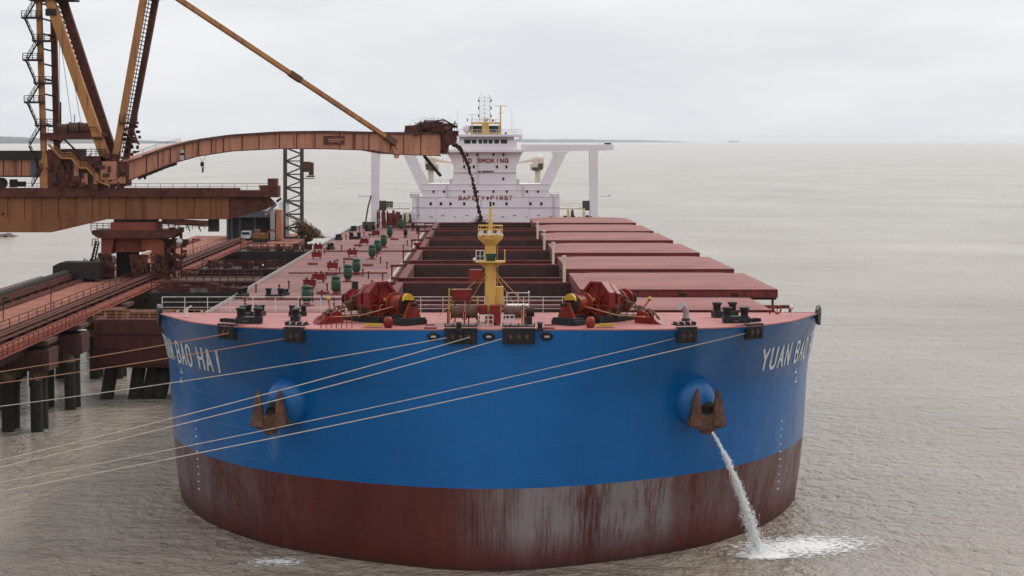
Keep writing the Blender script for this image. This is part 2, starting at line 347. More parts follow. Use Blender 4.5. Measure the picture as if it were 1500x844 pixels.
# picture measurements turned into places.  S: on a plane of height z of the ship; SZ: at distance Z (ship frame); G / GZ: same in the world frame
def S(px, py, z):
    Z = (35.27 - z) * F / (py - 221); return Vector((CX + (px - 706) * Z / F, Z + CY0, z))
def SZ(px, py, Z): return Vector((CX + (px - 706) * Z / F, Z + CY0, 35.27 - (py - 221) * Z / F))
def G(px, py, z):
    Z = (CZ - z) * F / (py - 206.5); return Vector((CX + (px - 706) * Z / F, Z + CY0, z))
def GZ(px, py, Z): return Vector((CX + (px - 706) * Z / F, Z + CY0, CZ - (py - 206.5) * Z / F))

# ------------------------------------------------------------------ setting: water, far shore
def water():
    vs = []; fs = []; rings = [0, 60, 140, 260, 420, 700, 1200, 2400, 5000, 10000, 20000, 40000, 95000]; n = 64
    for r in rings[1:]:
        for j in range(n):
            t = 2 * math.pi * j / n; vs.append((r * math.cos(t), 100 + r * math.sin(t), 0))
    vs.append((0, 100, 0)); c = len(vs) - 1
    for j in range(n): fs.append((c, j, (j + 1) % n))
    for i in range(len(rings) - 2):
        for j in range(n): fs.append((i * n + j, (i + 1) * n + j, (i + 1) * n + (j + 1) % n, i * n + (j + 1) % n))
    b = MB(); b.add(vs, fs); o = b.build('water', 'water'); tag(o, kind='structure')
water()

def hill(px0, px1, Z, hmax, seed, name='hill', depth=900):
    rnd = random.Random(seed); n = 140; b = MB(); rows = []
    ph = [rnd.uniform(0, 6.3) for _ in range(5)]
    prof = []
    for i in range(n + 1):
        t = i / n; e = min(1, t * 9, (1 - t) * 2.2) if name == 'hill' else min(1, t * 6, (1 - t) * 6)
        h = hmax * e * (.78 + .12 * math.sin(7 * t + ph[0]) + .07 * math.sin(19 * t + ph[1]) + .03 * math.sin(53 * t + ph[2]) + rnd.uniform(-.035, .035))
        prof.append(max(h, .2))
    vs = []
    for i in range(n + 1):
        x = CX + (px0 + (px1 - px0) * i / n - 706) * Z / F
        for (dy, k) in ((0, 0), (15, .35), (120, .8), (350, 1), (depth, 0)):
            vs.append((x * (Z + dy) / Z, Z + CY0 + dy, prof[i] * k - .5))
    fs = [(i * 5 + k, (i + 1) * 5 + k, (i + 1) * 5 + k + 1, i * 5 + k + 1) for i in range(n) for k in range(4)]
    b.add(vs, fs, True); o = b.build(name, 'hill'); tag(o, kind='structure')
hill(-420, 330, 23000, 118, 3)
hill(270, 700, 38000, 80, 5)
hill(700, 1030, 38000, 88, 8)
hill(1066, 1086, 40000, 40, 9)
b = MB(); b.box((0, 100, 64), (200000, 200000, 132))
haze = b.build('haze', 'pale'); tag(haze, kind='stuff')
hm = bpy.data.materials.new('haze_air'); hm.use_nodes = True; hm.node_tree.nodes.remove(hm.node_tree.nodes['Principled BSDF'])
pv = hm.node_tree.nodes.new('ShaderNodeVolumePrincipled'); pv.inputs['Color'].default_value = (.985, .99, 1, 1); pv.inputs['Density'].default_value = 2.1e-5; pv.inputs['Anisotropy'].default_value = .2
hm.node_tree.links.new(pv.outputs[0], [n for n in hm.node_tree.nodes if n.type == 'OUTPUT_MATERIAL'][0].inputs['Volume'])
haze.data.materials.clear(); haze.data.materials.append(hm)

# ================================================================== THE SHIP
ship = empty('cargo_ship'); ship.rotation_euler = (R(-.302), 0, 0)
tag(ship, 'huge blue and red bulk carrier seen bow on with its hatches rolled open', 'ship')
TT = [0, .1, .2, .3, .4, .5, .6, .7, .8, .88, .94, .98, 1.0]
LV = {-4: [2, 2.6, 4, 5.8, 8, 10.6, 13.6, 18, 23.5, 30, 37, 44, 60],
      0: [0, .5, 1.7, 3.3, 5.2, 7.5, 10.3, 14.3, 19.3, 25, 31, 38, 52],
      7: [0, .35, 1.2, 2.5, 4.2, 6.2, 8.8, 12.2, 16.8, 21.8, 27, 32.5, 44],
      14: [0, .2, .8, 1.8, 3.2, 5, 7.3, 10.4, 14.6, 19.2, 24.2, 30, 40],
      17: [0, .08, .35, .9, 1.8, 3.2, 5, 7.6, 11.6, 16.4, 21.4, 27, 36],
      20.2: [0, 0, 0, 0, .1, .6, 1.7, 3.6, 7, 12, 16.5, 22, 32]}
def cub(xs, ys, x):
    n = len(xs); x = max(xs[0], min(xs[-1], x))
    i = max(k for k in range(n - 1) if xs[k] <= x)
    def sl(k):
        if k == 0: return (ys[1] - ys[0]) / (xs[1] - xs[0])
        if k == n - 1: return (ys[-1] - ys[-2]) / (xs[-1] - xs[-2])
        a = (ys[k] - ys[k - 1]) / (xs[k] - xs[k - 1]); c = (ys[k + 1] - ys[k]) / (xs[k + 1] - xs[k])
        return 0 if a * c <= 0 else 2 * a * c / (a + c)
    h = xs[i + 1] - xs[i]; t = (x - xs[i]) / h; m0, m1 = sl(i) * h, sl(i + 1) * h
    return (2 * t**3 - 3 * t**2 + 1) * ys[i] + (t**3 - 2 * t**2 + t) * m0 + (-2 * t**3 + 3 * t**2) * ys[i + 1] + (t**3 - t**2) * m1
ZL = sorted(LV)
def hy(t, z):
    t = abs(t)
    if t < .2:                        # round the stem so that it is smooth at t = 0
        a = [cub(TT, LV[k], .2) * (t / .2) ** 1.9 + LV[k][0] * (1 - (t / .2) ** 1.9) for k in ZL]
    else: a = [cub(TT, LV[k], t) for k in ZL]
    return cub(ZL, a, z)
HB = 32.5
def hull_p(side, t, z): return Vector((side * t * HB, hy(t, z), z))
def hull_at_x(x, z, off=0):            # point on the hull skin and its outward normal
    t = abs(x) / HB; s = 1 if x >= 0 else -1
    p = hull_p(s, t, z); q = hull_p(s, t + .004, z); w = hull_p(s, t, z + .1 if z < 20 else z - .1)
    nrm = (q - p).cross(w - p).normalized()
    if nrm.y > 0: nrm = -nrm
    return p + nrm * off, nrm
TB = .95                               # the forecastle ends here
cols = [i / 40 * .9 for i in range(41)] + [.91, .92, .93, .94, TB] ; cols2 = [.96, .97, .98, .985, .99, .995, 1.0]
zs1 = [-4, -2, 0, 2, 4, 6, 7, 8, 9, 10, 11, 12, 13, 14, 14.5, 15, 15.5, 16.3, 16.8, 17.3, 17.8, 18.3, 18.8, 19.3, 19.8, 20.2]
zs2 = [z for z in zs1 if z <= 16.3]
MAIN = 16.3; FC = 20.2
def hull():
    b = MB()
    full = [(-t) for t in cols[::-1]][:-1] + cols
    vs = []; n = len(zs1)
    for t in full:
        for z in zs1: vs.append(Vector((t * HB, hy(t, z), z)))
    fs = [(i * n + k, (i + 1) * n + k, (i + 1) * n + k + 1, i * n + k + 1) for i in range(len(full) - 1) for k in range(n - 1)]
    b.add(vs, fs, True)
    for s in (1, -1):                  # shoulders and parallel body
        vs = []; n = len(zs2); stations = []
        for t in [TB] + cols2: stations.append([Vector((s * t * HB, hy(t, z), z)) for z in zs2])
        for y in (62, 100, 150, 200, 250, 300): stations.append([Vector((s * HB, y, z)) for z in zs2])
        for y, k in ((330, .94), (350, .85), (362, .72)): stations.append([Vector((s * HB * k, y, z)) for z in zs2])
        for st in stations: vs += st
        fs = [(i * n + k, (i + 1) * n + k, (i + 1) * n + k + 1, i * n + k + 1) for i in range(len(stations) - 1) for k in range(n - 1)]
        b.add(vs, fs, True)
    a = [(-HB * .72, 362, -4), (HB * .72, 362, -4), (HB * .72, 362, 16.3), (-HB * .72, 362, 16.3)]
    b.add(a, [(0, 1, 2, 3)])
    o = b.build('hull', 'hull', ship, merge=True)
    return o
hull_o = hull()
# forecastle deck, break bulkhead, main deck
b = MB()
for i in range(len(cols) - 1):
    a, c = cols[i], cols[i + 1]
    ya, yc = hy(a, FC), hy(c, FC)
    if i == 0: b.add([(-c * HB, yc, FC - .03), (c * HB, yc, FC - .03), (0, ya, FC - .03)], [(0, 2, 1)])
    else: b.add([(-a * HB, ya, FC - .03), (a * HB, ya, FC - .03), (c * HB, yc, FC - .03), (-c * HB, yc, FC - .03)], [(0, 1, 2, 3)])
b.build('forecastle_deck', 'fdeck', ship, merge='open')
b = MB(); zz = [z for z in zs1 if z >= MAIN]
for a, c in zip(zz, zz[1:]):
    b.add([(-TB * HB, hy(TB, a), a), (TB * HB, hy(TB, a), a), (TB * HB, hy(TB, c), c), (-TB * HB, hy(TB, c), c)], [(0, 1, 2, 3)])
b.build('forecastle_bulkhead', 'coam', ship)
OPEN = [(176, 194), (203, 229), (238, 265), (275.5, 303.5), (314, 341), (349.5, 378), (389, 420)]      # distance from the camera of each hatch opening
OW = 10.2
b = MB(); zd = MAIN - .03
yb = hy(TB, MAIN)
st = [(TB * HB, yb)] + [(t * HB, hy(t, MAIN)) for t in cols2]
rows = [(p[1], p[0]) for p in st] + [(62, HB), (262, HB), (270, HB), (330, HB * .94), (350, HB * .85), (362, HB * .72)]
# deck laid as strips around the openings
ys = sorted(set([r[0] for r in rows] + [v + CY0 for o_ in OPEN for v in o_ if v + CY0 > yb]))
def half(y):
    for (a, ha), (c, hc) in zip(rows, rows[1:]):
        if a <= y <= c: return ha + (hc - ha) * (y - a) / (c - a + 1e-9)
    return rows[-1][1]
for a, c in zip(ys, ys[1:]):
    mid = (a + c) / 2; op = any(o_[0] + CY0 < mid < o_[1] + CY0 for o_ in OPEN)
    ha, hc = half(a), half(c)
    if op:
        for s in (1, -1): b.add([(s * ha, a, zd), (s * OW, a, zd), (s * OW, c, zd), (s * hc, c, zd)], [(0, 1, 2, 3)])
    else: b.add([(-ha, a, zd), (ha, a, zd), (hc, c, zd), (-hc, c, zd)], [(0, 1, 2, 3)])
b.build('main_deck', 'pink', ship, merge='open')
# gunwale strips
b = MB()
for i in range(len(cols) - 1):
    for s in (1, -1):
        p, q = hull_p(s, cols[i], FC), hull_p(s, cols[i + 1], FC)
        b.bar(p + Vector((0, .06, .03)), q + Vector((0, .06, .03)), .16, .1)
b.build('forecastle_rim', 'fdeck', ship)
for s in (1, -1):
    b = MB(); pts = [Vector((s * (x - .1), y, MAIN)) for y, x in [(p[1], p[0]) for p in st]] + [Vector((s * 32.4, 62, MAIN)), Vector((s * 32.4, 300, MAIN))]
    for p, q in zip(pts, pts[1:]): b.bar(p + Vector((0, 0, .2)), q + Vector((0, 0, .2)), .12, .45)
    b.build('gunwale', 'alum' if s < 0 else 'coam', ship)
# holds: inner walls and coamings, one of each per hatch
CT = 19.05
for (za, zb) in OPEN:
    y0, y1 = max(za + CY0, yb + .6), zb + CY0
    b = MB(); th = .5
    for (x0, x1, a, c) in ((-OW - th, -OW, y0 - th, y1 + th), (OW, OW + th, y0 - th, y1 + th)):
        b.box(((x0 + x1) / 2, (a + c) / 2, (MAIN + CT) / 2), (x1 - x0, c - a, CT - MAIN))
    for yy in (y0 - th / 2, y1 + th / 2): b.box((0, yy, (MAIN + CT) / 2), (2 * OW, th, CT - MAIN))
    # bracket stays on the outside and a flat top bar
    k = int((y1 - y0) / 3)
    for i in range(k + 1):
        yy = y0 + (y1 - y0) * i / k
        for s in (-1, 1): b.prism([(0, 0), (1.0, 0), (.25, CT - MAIN - .1), (0, CT - MAIN - .1)], (s * (OW + th), yy, MAIN), (s, 0, 0), (0, 0, 1), (0, 1, 0), .08)
    for i in range(7):
        xx = -9 + 3 * i
        b.prism([(0, 0), (.9, 0), (.25, CT - MAIN - .1), (0, CT - MAIN - .1)], (xx, y0 - th, MAIN), (0, -1, 0), (0, 0, 1), (1, 0, 0), .08)
    for s in (-1, 1): b.box((s * (OW + .45), (y0 + y1) / 2, CT + .06), (.9, y1 - y0 + 1.6, .12))
    for yy in (y0 - .35, y1 + .35): b.box((0, yy, CT + .055), (2 * OW - .1, .7, .11))
    co = b.build('hatch_coaming', 'coam', ship)
    b = MB(); zb_ = -2
    for (p, q) in (((-OW + .01, y0), (-OW + .01, y1)), ((OW - .01, y0), (OW - .01, y1)), ((-OW, y1 - .01), (OW, y1 - .01)), ((-OW, y0 + .01), (OW, y0 + .01))):
        b.add([(p[0], p[1], zb_), (q[0], q[1], zb_), (q[0], q[1], CT - .15), (p[0], p[1], CT - .15)], [(0, 1, 2, 3)])
    b.add([(-OW, y0, zb_), (OW, y0, zb_), (OW, y1, zb_), (-OW, y1, zb_)], [(0, 1, 2, 3)])
    for i in range(21):
        xx = -10 + i; b.box((xx, y1 - .1, 8.5), (.12, .14, 20.7))
    b.build('hold_lining', 'hold', co)
    # little gangway rail and a green locker between hatches
# hatch covers, rolled to starboard
def cover(L_, W_, name='hatch_cover', cr=.55):
    b = MB(); h = .87; nx, ny = 22, 12
    b.box((W_ / 2, L_ / 2, h / 2), (W_, L_, h)); o = b.build(name, 'skirt', ship)
    b = MB(); vs = []
    for i in range(nx + 1):
        for j in range(ny + 1):
            x = W_ * i / nx; y = L_ * j / ny
            ex = min(x, W_ - x) / (W_ * .17); ex = 1 if ex > 1 else 1 - (1 - ex) ** 2
            ey = math.sin(math.pi * j / ny) ** .75
            vs.append((x, y, h + .004 + cr * ex * ey))
    fs = [(i * (ny + 1) + j, (i + 1) * (ny + 1) + j, (i + 1) * (ny + 1) + j + 1, i * (ny + 1) + j + 1) for i in range(nx) for j in range(ny)]
    b.add(vs, fs, True); b.build('cover_top', 'cover', o)
    b = MB()
    for i in range(9): b.box((W_ * (i + .5) / 9, -.06, .38), (.14, .12, .6))
    b.box((W_ / 2, -.09, .07), (W_ - .02, .16, .12)); b.box((W_ / 2, -.05, h - .05), (W_ - .02, .09, .1))
    b.build('skirt_stiffener', 'coam', o)
    for fx in (.1, .52, .78): b = MB(); b.box((W_ * fx, -.16, .3), (.7, .2, .3)); b.build('cleat_box', 'dark', o)
    return o
cv = cover(27.0, 21.3)
cv.location = (10.0, 203 - 157.3 - .5, 19.4)
spots = [(o_[0], o_[1]) for o_ in OPEN[2:]]
for (a, c) in spots:
    d = copy_tree(cv, ship, loc=(10.0, a - 157.3 - .5, 19.4))
cvA = cover(14.6, 16.6, cr=.3); cvA.location = (10.0, 176.5 - 157.3, 19.4)
# support rails under the covers
for (za, zb) in OPEN:
    for yy in (max(za + CY0, yb + .6) + 1.2, zb + CY0 - 1.2):
        b = MB(); b.bar((OW + .9, yy, 19.2), (31.4, yy, 19.2), .25, .35)
        for xx in (16, 21, 26, 31): b.bar((xx, yy, MAIN), (xx, yy, 19.1), .22)
        b.build('cover_track', 'coam', ship)
# port side tracks: short sloping beams by each coaming
for (za, zb) in OPEN[1:]:
    b = MB(); yy = zb + CY0 + 1.0
    b.bar((-OW - .6, yy, 19.0), (-OW - 3.4, yy, 18.9), .3, .35)
    for xx in (-OW - 3.2,): b.bar((xx, yy, MAIN), (xx, yy, 18.8), .22)
    b.box((-OW - 2.4, yy - .9, MAIN + .55), (1.5, .9, 1.1))
    b.build('track_beam', 'coam', ship)
# walkway plates (pale) alongside the port coamings
for (za, zb) in OPEN[1:]:
    b = MB(); y0, y1 = za + CY0, zb + CY0
    b.box((-OW - 3.55, (y0 + y1) / 2, MAIN + .5), (.5, y1 - y0 + 7.5, .10))
    for i in range(6): b.box((-OW - 3.55, y0 + (y1 - y0) * i / 5, MAIN + .22), (.1, .1, .45))
    b.build('pipe_walkway', 'alum', ship)
# cross deck clutter and posts
for i, ((za, zb), px, pyb, pyt) in enumerate(zip(OPEN[1:5], (817.6, 803, 792.6, 783), (415, 387.6, 366, 351), (378, 358, 340, 327))):
    b = MB(); p = Vector((9.6, zb + CY0 + 4.3, MAIN)); Z = p.y - CY0
    top = 35.27 - (pyt - 221) * Z / F
    b.tube([p, (p.x, p.y, top)], .19, 14); b.tube([(p.x, p.y, top), (p.x, p.y, top + .25)], .28, 14)
    b.build('vent_post', 'cream', ship)
for i, (za, zb) in enumerate(OPEN[1:]):
    b = MB(); y = zb + CY0 + 4.5
    b.box((0, y, MAIN + .05), (19, 2.0, .1)); b.rail([(-9, y - 1, MAIN + .1), (6, y - 1, MAIN + .1)], 1.1, 3, .03)
    for xx in (-7, -3.5, 1, 4.5): b.box((xx, y + .4, MAIN + .6), (.7, .7, 1.2))
    b.build('cross_walkway', 'coam', ship)
    b = MB(); b.box((7.2, y - .2, MAIN + 1.0), (1.8, 1.0, 1.6)); b.box((7.2, y - .2, MAIN + 1.85), (2.0, 1.2, .08)); b.build('deck_locker', 'green', ship, bevel=.03)
# red standpipe near port coamings
b = MB(); p = S(612, 383, MAIN); Z = p.y - CY0; tz = 35.27 - (356 - 221) * Z / F
b.tube([p, (p.x, p.y, tz)], .42, 14); b.tube([(p.x, p.y, tz - .5), (p.x, p.y, tz)], .72, 14); b.tube([p, (p.x, p.y, MAIN + .4)], .8, 14)
b.build('red_standpipe', 'red', ship)

# green mushroom ventilators and other main deck fittings
def vent(h=2.5, m='green', name='ventilator'):
    r = empty(name, (0, 0, 0), ship)
    b = MB(); b.lathe((0, 0, 0), [(.32, .35), (.48, .55), (.62, .7), (.64, h * .76), (.52, h * .78), (.52, h * .83), (.62, h * .85), (.58, h * .94), (.3, h)], 20)
    for i in range(5): b.lathe((0, 0, 0), [(.63, .8 + i * .2), (.665, .85 + i * .2), (.63, .9 + i * .2)], 20)
    b.build('vent_head', m, r)
    b = MB(); b.lathe((0, 0, 0), [(.62, 0), (.62, .1), (.42, .12), (.42, .6)], 18); b.box((0, 0, .03), (1.7, 1.5, .06)); b.build('vent_base', 'coam', r)
    return r
v0 = vent()
vp = [(449, 448, 15), (492, 432, 24), (509.6, 413, 24), (522, 403, 24), (545, 380, 20), (552.7, 372, 20), (562, 363, 18), (571, 348.5, 17), (587.8, 337, 15)]
for i, (px, py, _) in enumerate(vp):
    p = S(px, py, MAIN); o = v0 if i == 0 else copy_tree(v0, ship); o.location = p
# small dark vents
vd = vent(1.7, 'dark', 'small_ventilator'); vd.scale = (.7, .7, 1); vd.location = S(594, 348.5, MAIN)
for px, py in ((605, 338), (520, 432), (612, 343), (571, 341)):
    o = copy_tree(vd, ship); o.location = S(px, py, MAIN)
# red valve stands / hose boxes
def valve():
    r = empty('valve_stand', (0, 0, 0), ship)
    b = MB(); b.box((0, 0, .75), (1.7, .9, .8)); b.box((-.6, 0, .2), (.15, .6, .4)); b.box((.6, 0, .2), (.15, .6, .4)); b.box((0, 0, 1.2), (2.0, 1.1, .1))
    b.build('valve_box', 'red', r, bevel=.03)
    b = MB(); b.tube([(-.4, 0, 1.2), (-.4, 0, 1.5)], .2, 10); b.tube([(.35, 0, 1.2), (.35, 0, 1.6)], .16, 10); b.build('valve_head', 'coam', r)
    return r
q0 = valve()
for i, (px, py) in enumerate([(453.5, 423), (467, 414), (487, 396.5), (516, 376.5), (533.8, 359.5), (550.5, 347), (464, 380), (466, 368), (600, 330), (560, 333)]):
    o = q0 if i == 0 else copy_tree(q0, ship); o.location = S(px, py, MAIN)
# low deck lights, sounding pipes, manholes
def pipe_end():
    b = MB(); b.tube([(0, 0, 0), (0, 0, .9)], .1, 8); b.box((0, 0, 1.0), (.28, .28, .25)); return b.build('sounding_pipe', 'coam', ship)
s0 = pipe_end()
rnd = random.Random(4)
for i in range(46):
    o = s0 if i == 0 else s0.copy()
    if i: col.objects.link(o); o.parent = ship
    o.location = (-14.8 - rnd.random() * 16, 45 + rnd.random() * 245, MAIN)
mh = MB(); mh.lathe((0, 0, 0), [(.9, 0), (.9, .25), (.8, .32), (.1, .36)], 18); m0 = mh.build('manhole', 'coam', ship)
for i, (px, py) in enumerate([(473, 431), (539, 390), (458, 388), (510, 381), (486, 403.5), (525, 361), (578, 352), (545, 345)]):
    o = m0 if i == 0 else m0.copy()
    if i: col.objects.link(o); o.parent = ship
    o.location = S(px, py, MAIN)
# transverse pipes over the deck
b = MB()
for yy in (78, 128, 190): b.tube([(-30, yy, MAIN + .35), (-15, yy, MAIN + .35)], .12, 8); 
b.tube([(-13.2, 40, MAIN + .6), (-13.2, 290, MAIN + .6)], .22, 8); b.tube([(-12.6, 40, MAIN + .6), (-12.6, 290, MAIN + .6)], .16, 8)
b.build('deck_pipe', 'coam', ship)

# double bollards
def bollard(w=2.6, name='mooring_bollard'):
    r = empty(name, (0, 0, 0), ship)
    b = MB(); b.box((0, 0, .28), (w, 1.0, .55)); b.build('bollard_base', 'black', r, bevel=.04)
    for s in (-1, 1):
        b = MB(); b.lathe((s * w * .33, 0, .55), [(.33, 0), (.33, .55), (.44, .62), (.44, .74), (.38, .8)], 18); b.build('bollard_post', 'black', r)
    return r
bo = bollard(2.3); bo.location = S(365, 474, FC)
def fitting(px, py, z, rz=0, sc_=1.0):
    o = copy_tree(bo, ship, loc=S(px, py, z), rz=rz); o.scale = (sc_,) * 3; return o
fitting(1078, 473, FC); fitting(1062, 465, FC, .3); fitting(360, 465, FC, 1.3, .8); fitting(381, 463, FC, 1.4, .7)
fitting(672, 486, FC, R(90), .55); fitting(791, 486, FC, R(90), .55); fitting(402, 438, MAIN); fitting(418, 433, MAIN, 1.2, .6)
fitting(520, 351, MAIN, 0, 1.1); fitting(542, 339, MAIN, 0, 1.1); fitting(496, 352, MAIN, 1.2, .9); fitting(518, 339, MAIN, 1.2, .9); fitting(484, 366, MAIN, 1.2, .9)
fitting(355, 437, MAIN, 1.3); fitting(433, 470, FC, R(90), .8); fitting(436, 463, FC, 0, .7)
# roller fairleads on the rim: dark housings bent over the edge with uprights and rollers
def fairlead(px, w=1.9, big=False):
    x0 = (px - 706) * 158.5 / F + CX
    z = FC - .55; p, nrm = hull_at_x(x0, z)
    for _ in range(4):
        Z = p.y - CY0; x0 = (px - 706) * Z / F + CX; p, nrm = hull_at_x(x0, z)
    rz = math.atan2(nrm.y, nrm.x) + math.pi / 2
    r = empty('roller_fairlead', (p.x, p.y, FC), ship, rz)
    b = MB(); b.box((0, .5, .32), (w, 1.3, .1)); b.box((0, -.32, -.55), (w, .5, 1.15)); b.box((0, -.34, .12), (w + .1, .5, .16))
    b.build('fairlead_housing', 'black', r, bevel=.03)
    n = 4 if big else 3
    b = MB()
    for i in range(n): b.tube([(-w / 2 + w * (i + .5) / n, -.62, -.95), (-w / 2 + w * (i + .5) / n, -.62, -.15)], .14, 12)
    b.build('fairlead_roller', 'dark', r)
    b = MB()
    for i in range(n - 1): b.box((-w / 2 + w * (i + 1) / n, -.585, -.52), (w / n * .42, .04, .34))
    b.build('roller_gap', 'chain', r)
    b = MB()
    for i in range(n + 1): b.box((-w / 2 + w * i / n * .98 + .02, .15, .45), (.07, .9, .3))
    b.build('fairlead_fin', 'black', r)
    return r
for px, w, g in ((337, 1.9, 0), (433, 1.7, 0), (675, 2.7, 1), (760, 2.7, 1), (1004, 1.7, 0), (1100, 1.9, 0)): fairlead(px, w, g)
# oval mooring pipes
for px in (635, 716, 801):
    x0 = (px - 706) * 157.6 / F + CX; p, nrm = hull_at_x(x0, FC - .52)
    r = empty('panama_lead', tuple(p), ship, math.atan2(nrm.y, nrm.x) + math.pi / 2)
    b = MB(); ring = []
    for i in range(24):
        t = 2 * math.pi * i / 24; ring.append((math.cos(t) * .42, -.06, math.sin(t) * .25))
    b.tube(ring + [ring[0]], .12, 8, cap=False); b.build('lead_ring', 'black', r)
    b = MB(); b.prism([(math.cos(2 * math.pi * i / 20) * .38, math.sin(2 * math.pi * i / 20) * .22) for i in range(20)], (0, -.02, 0), (1, 0, 0), (0, 0, 1), (0, 1, 0), .05); b.build('lead_throat', 'dark', r)
    b = MB(); b.box((0, -.055, -.01), (.42, .04, .16)); b.build('lead_opening', 'pale', r)
# corner chocks at the ends of the forecastle
for s in (-1, 1):
    r = empty('corner_chock', tuple(hull_p(s, .938, FC)), ship, R(70) * s)
    b = MB(); b.prism([(-.8, -.7), (.3, -1.1), (.8, .1), (.7, .5), (-.2, .62), (-.9, .1)], (0, 0, 0), (1, 0, 0), (0, 0, 1), (0, 1, 0), .35); b.build('chock_frame', 'black', r, bevel=.04)
    b = MB()
    for i in range(3): b.tube([(-.5 + .42 * i, 0, .35), (-.5 + .42 * i, 0, .8)], .13, 12)
    b.build('chock_roller', 'alum', r)

# railings at the forecastle break
yF = hy(TB, FC)
b = MB(); b.rail([(-TB * HB + .5, yF - .3, FC), (-13.5, yF - .3, FC)], 1.45, 2.0, .028, 3); b.build('railing', 'rail', ship)
b = MB(); b.rail([(-12.5, yF - .3, FC), (-2.2, yF - .3, FC)], 1.45, 1.9, .03, 4); b.rail([(-2.2, yF - .3, FC), (10.5, yF - .3, FC)], 1.45, 1.9, .03, 4); b.build('railing', 'rail', ship)
b = MB(); b.rail([(1.6, 11, FC + 1.2), (3.6, 11, FC + 1.2), (3.6, 12.6, FC + 1.2)], 1.1, 1, .04, 3); b.box((2.6, 11.8, FC + 1.15), (2.1, 1.7, .08)); b.bar((1.7, 11, FC), (1.7, 11, FC + 1.1), .1); b.bar((3.5, 11, FC), (3.5, 11, FC + 1.1), .1); b.build('mast_platform_rail', 'rail', ship)
b = MB(); b.rail([(-.95, 1.2, FC), (.3, 1.2, FC)], 1.15, .42, .035, 3); b.build('bow_lookout_rail', 'rail', ship); b = MB(); b.rail([(1.0, 1.2, FC), (2.1, 1.2, FC)], 1.15, .42, .035, 3); b.rail([(-.95, 1.2, FC), (-.95, 2.8, FC)], 1.15, .6, .035, 3); b.build('bow_lookout_rail', 'rail', ship)
b = MB(); b.box((1.6, 1.0, FC + .25), (1.3, .5, .08)); b.build('step_plate', 'cream', ship)
# orange/brown small rail and pipe clusters beside the left windlass
b = MB(); p = S(470, 482, FC); b.rail([p, p + Vector((2.6, .3, 0))], .95, .45, .035, 2); b.build('guard_rail', 'orange', ship)
# ventilator cowl, life ring, small fittings on the right forecastle
r = empty('cowl_vent', tuple(S(1005, 470, FC)), ship, R(30))
b = MB(); b.tube([(0, 0, 0), (0, 0, .7), (-.15, 0, 1.05), (-.55, 0, 1.3)], [.28, .28, .3, .42], 14); b.build('cowl', 'alum', r)
b = MB(); b.lathe((0, 0, 0), [(.4, 0), (.4, .15), (.3, .2)], 14); b.build('cowl_foot', 'black', r)
r = empty('lifebuoy', tuple(SZ(1139, 454, 173)), ship)
b = MB(); b.tube([(math.cos(t * math.pi / 10) * .33, 0, math.sin(t * math.pi / 10) * .33) for t in range(21)], .08, 8, cap=False); b.build('ring', 'orange', r)
b = MB(); b.bar((0, .1, -.7), (0, .1, .3), .08); b.bar((-.7, .1, -.7), (-.7, .1, 0), .12); b.build('ring_stand', 'red', r)
r = empty('searchlight', tuple(S(1160, 463, FC)), ship)
b = MB(); b.tube([(0, 0, 0), (0, 0, .6)], .06, 8); b.sphere((0, 0, .75), .22); b.build('lamp_body', 'rail', r)
r = empty('searchlight', tuple(S(272, 465, FC)), ship)
b = MB(); b.box((0, 0, .35), (.35, .3, .7)); b.bar((0, 0, .7), (.5, 0, 1.0), .14); b.build('lamp_body', 'rail', r)
# red posts near the bollards
for px, py in ((375, 462), (1047, 459), (1053, 458)):
    p = S(px, py, FC); b = MB(); b.tube([p, p + Vector((0, 0, .75))], .16, 10); b.sphere(p + Vector((0, 0, .8)), .2); b.build('air_pipe', 'red', ship)
# yellow safety hatch / red buoy float near rim on both sides
for s in (-1, 1):
    p = Vector((s * 9.9 - .0, 2.6, FC)); b = MB(); b.box((p.x, p.y, FC + .15), (1.5, .7, .1)); b.box((p.x + .1, p.y - .2, FC + .3), (1.3, .3, .08)); b.build('yellow_step', 'yellow', ship)
    b = MB(); b.lathe((s * 8.6, 2.4, FC), [(.3, 0), (.38, .15), (.4, .6), (.3, .85), (.1, .92)], 16); b.build('red_float', 'orange' if s > 0 else 'red', ship)
    b = MB(); p = Vector((s * 5.0, 1.5, FC)); b.lathe(p, [(.55, 0), (.55, .12), (.4, .14)], 16); b.tube([p + Vector((-.4, 0, .3)), p + Vector((.4, 0, .3))], .06, 8); b.build('small_hatch', 'red', ship)

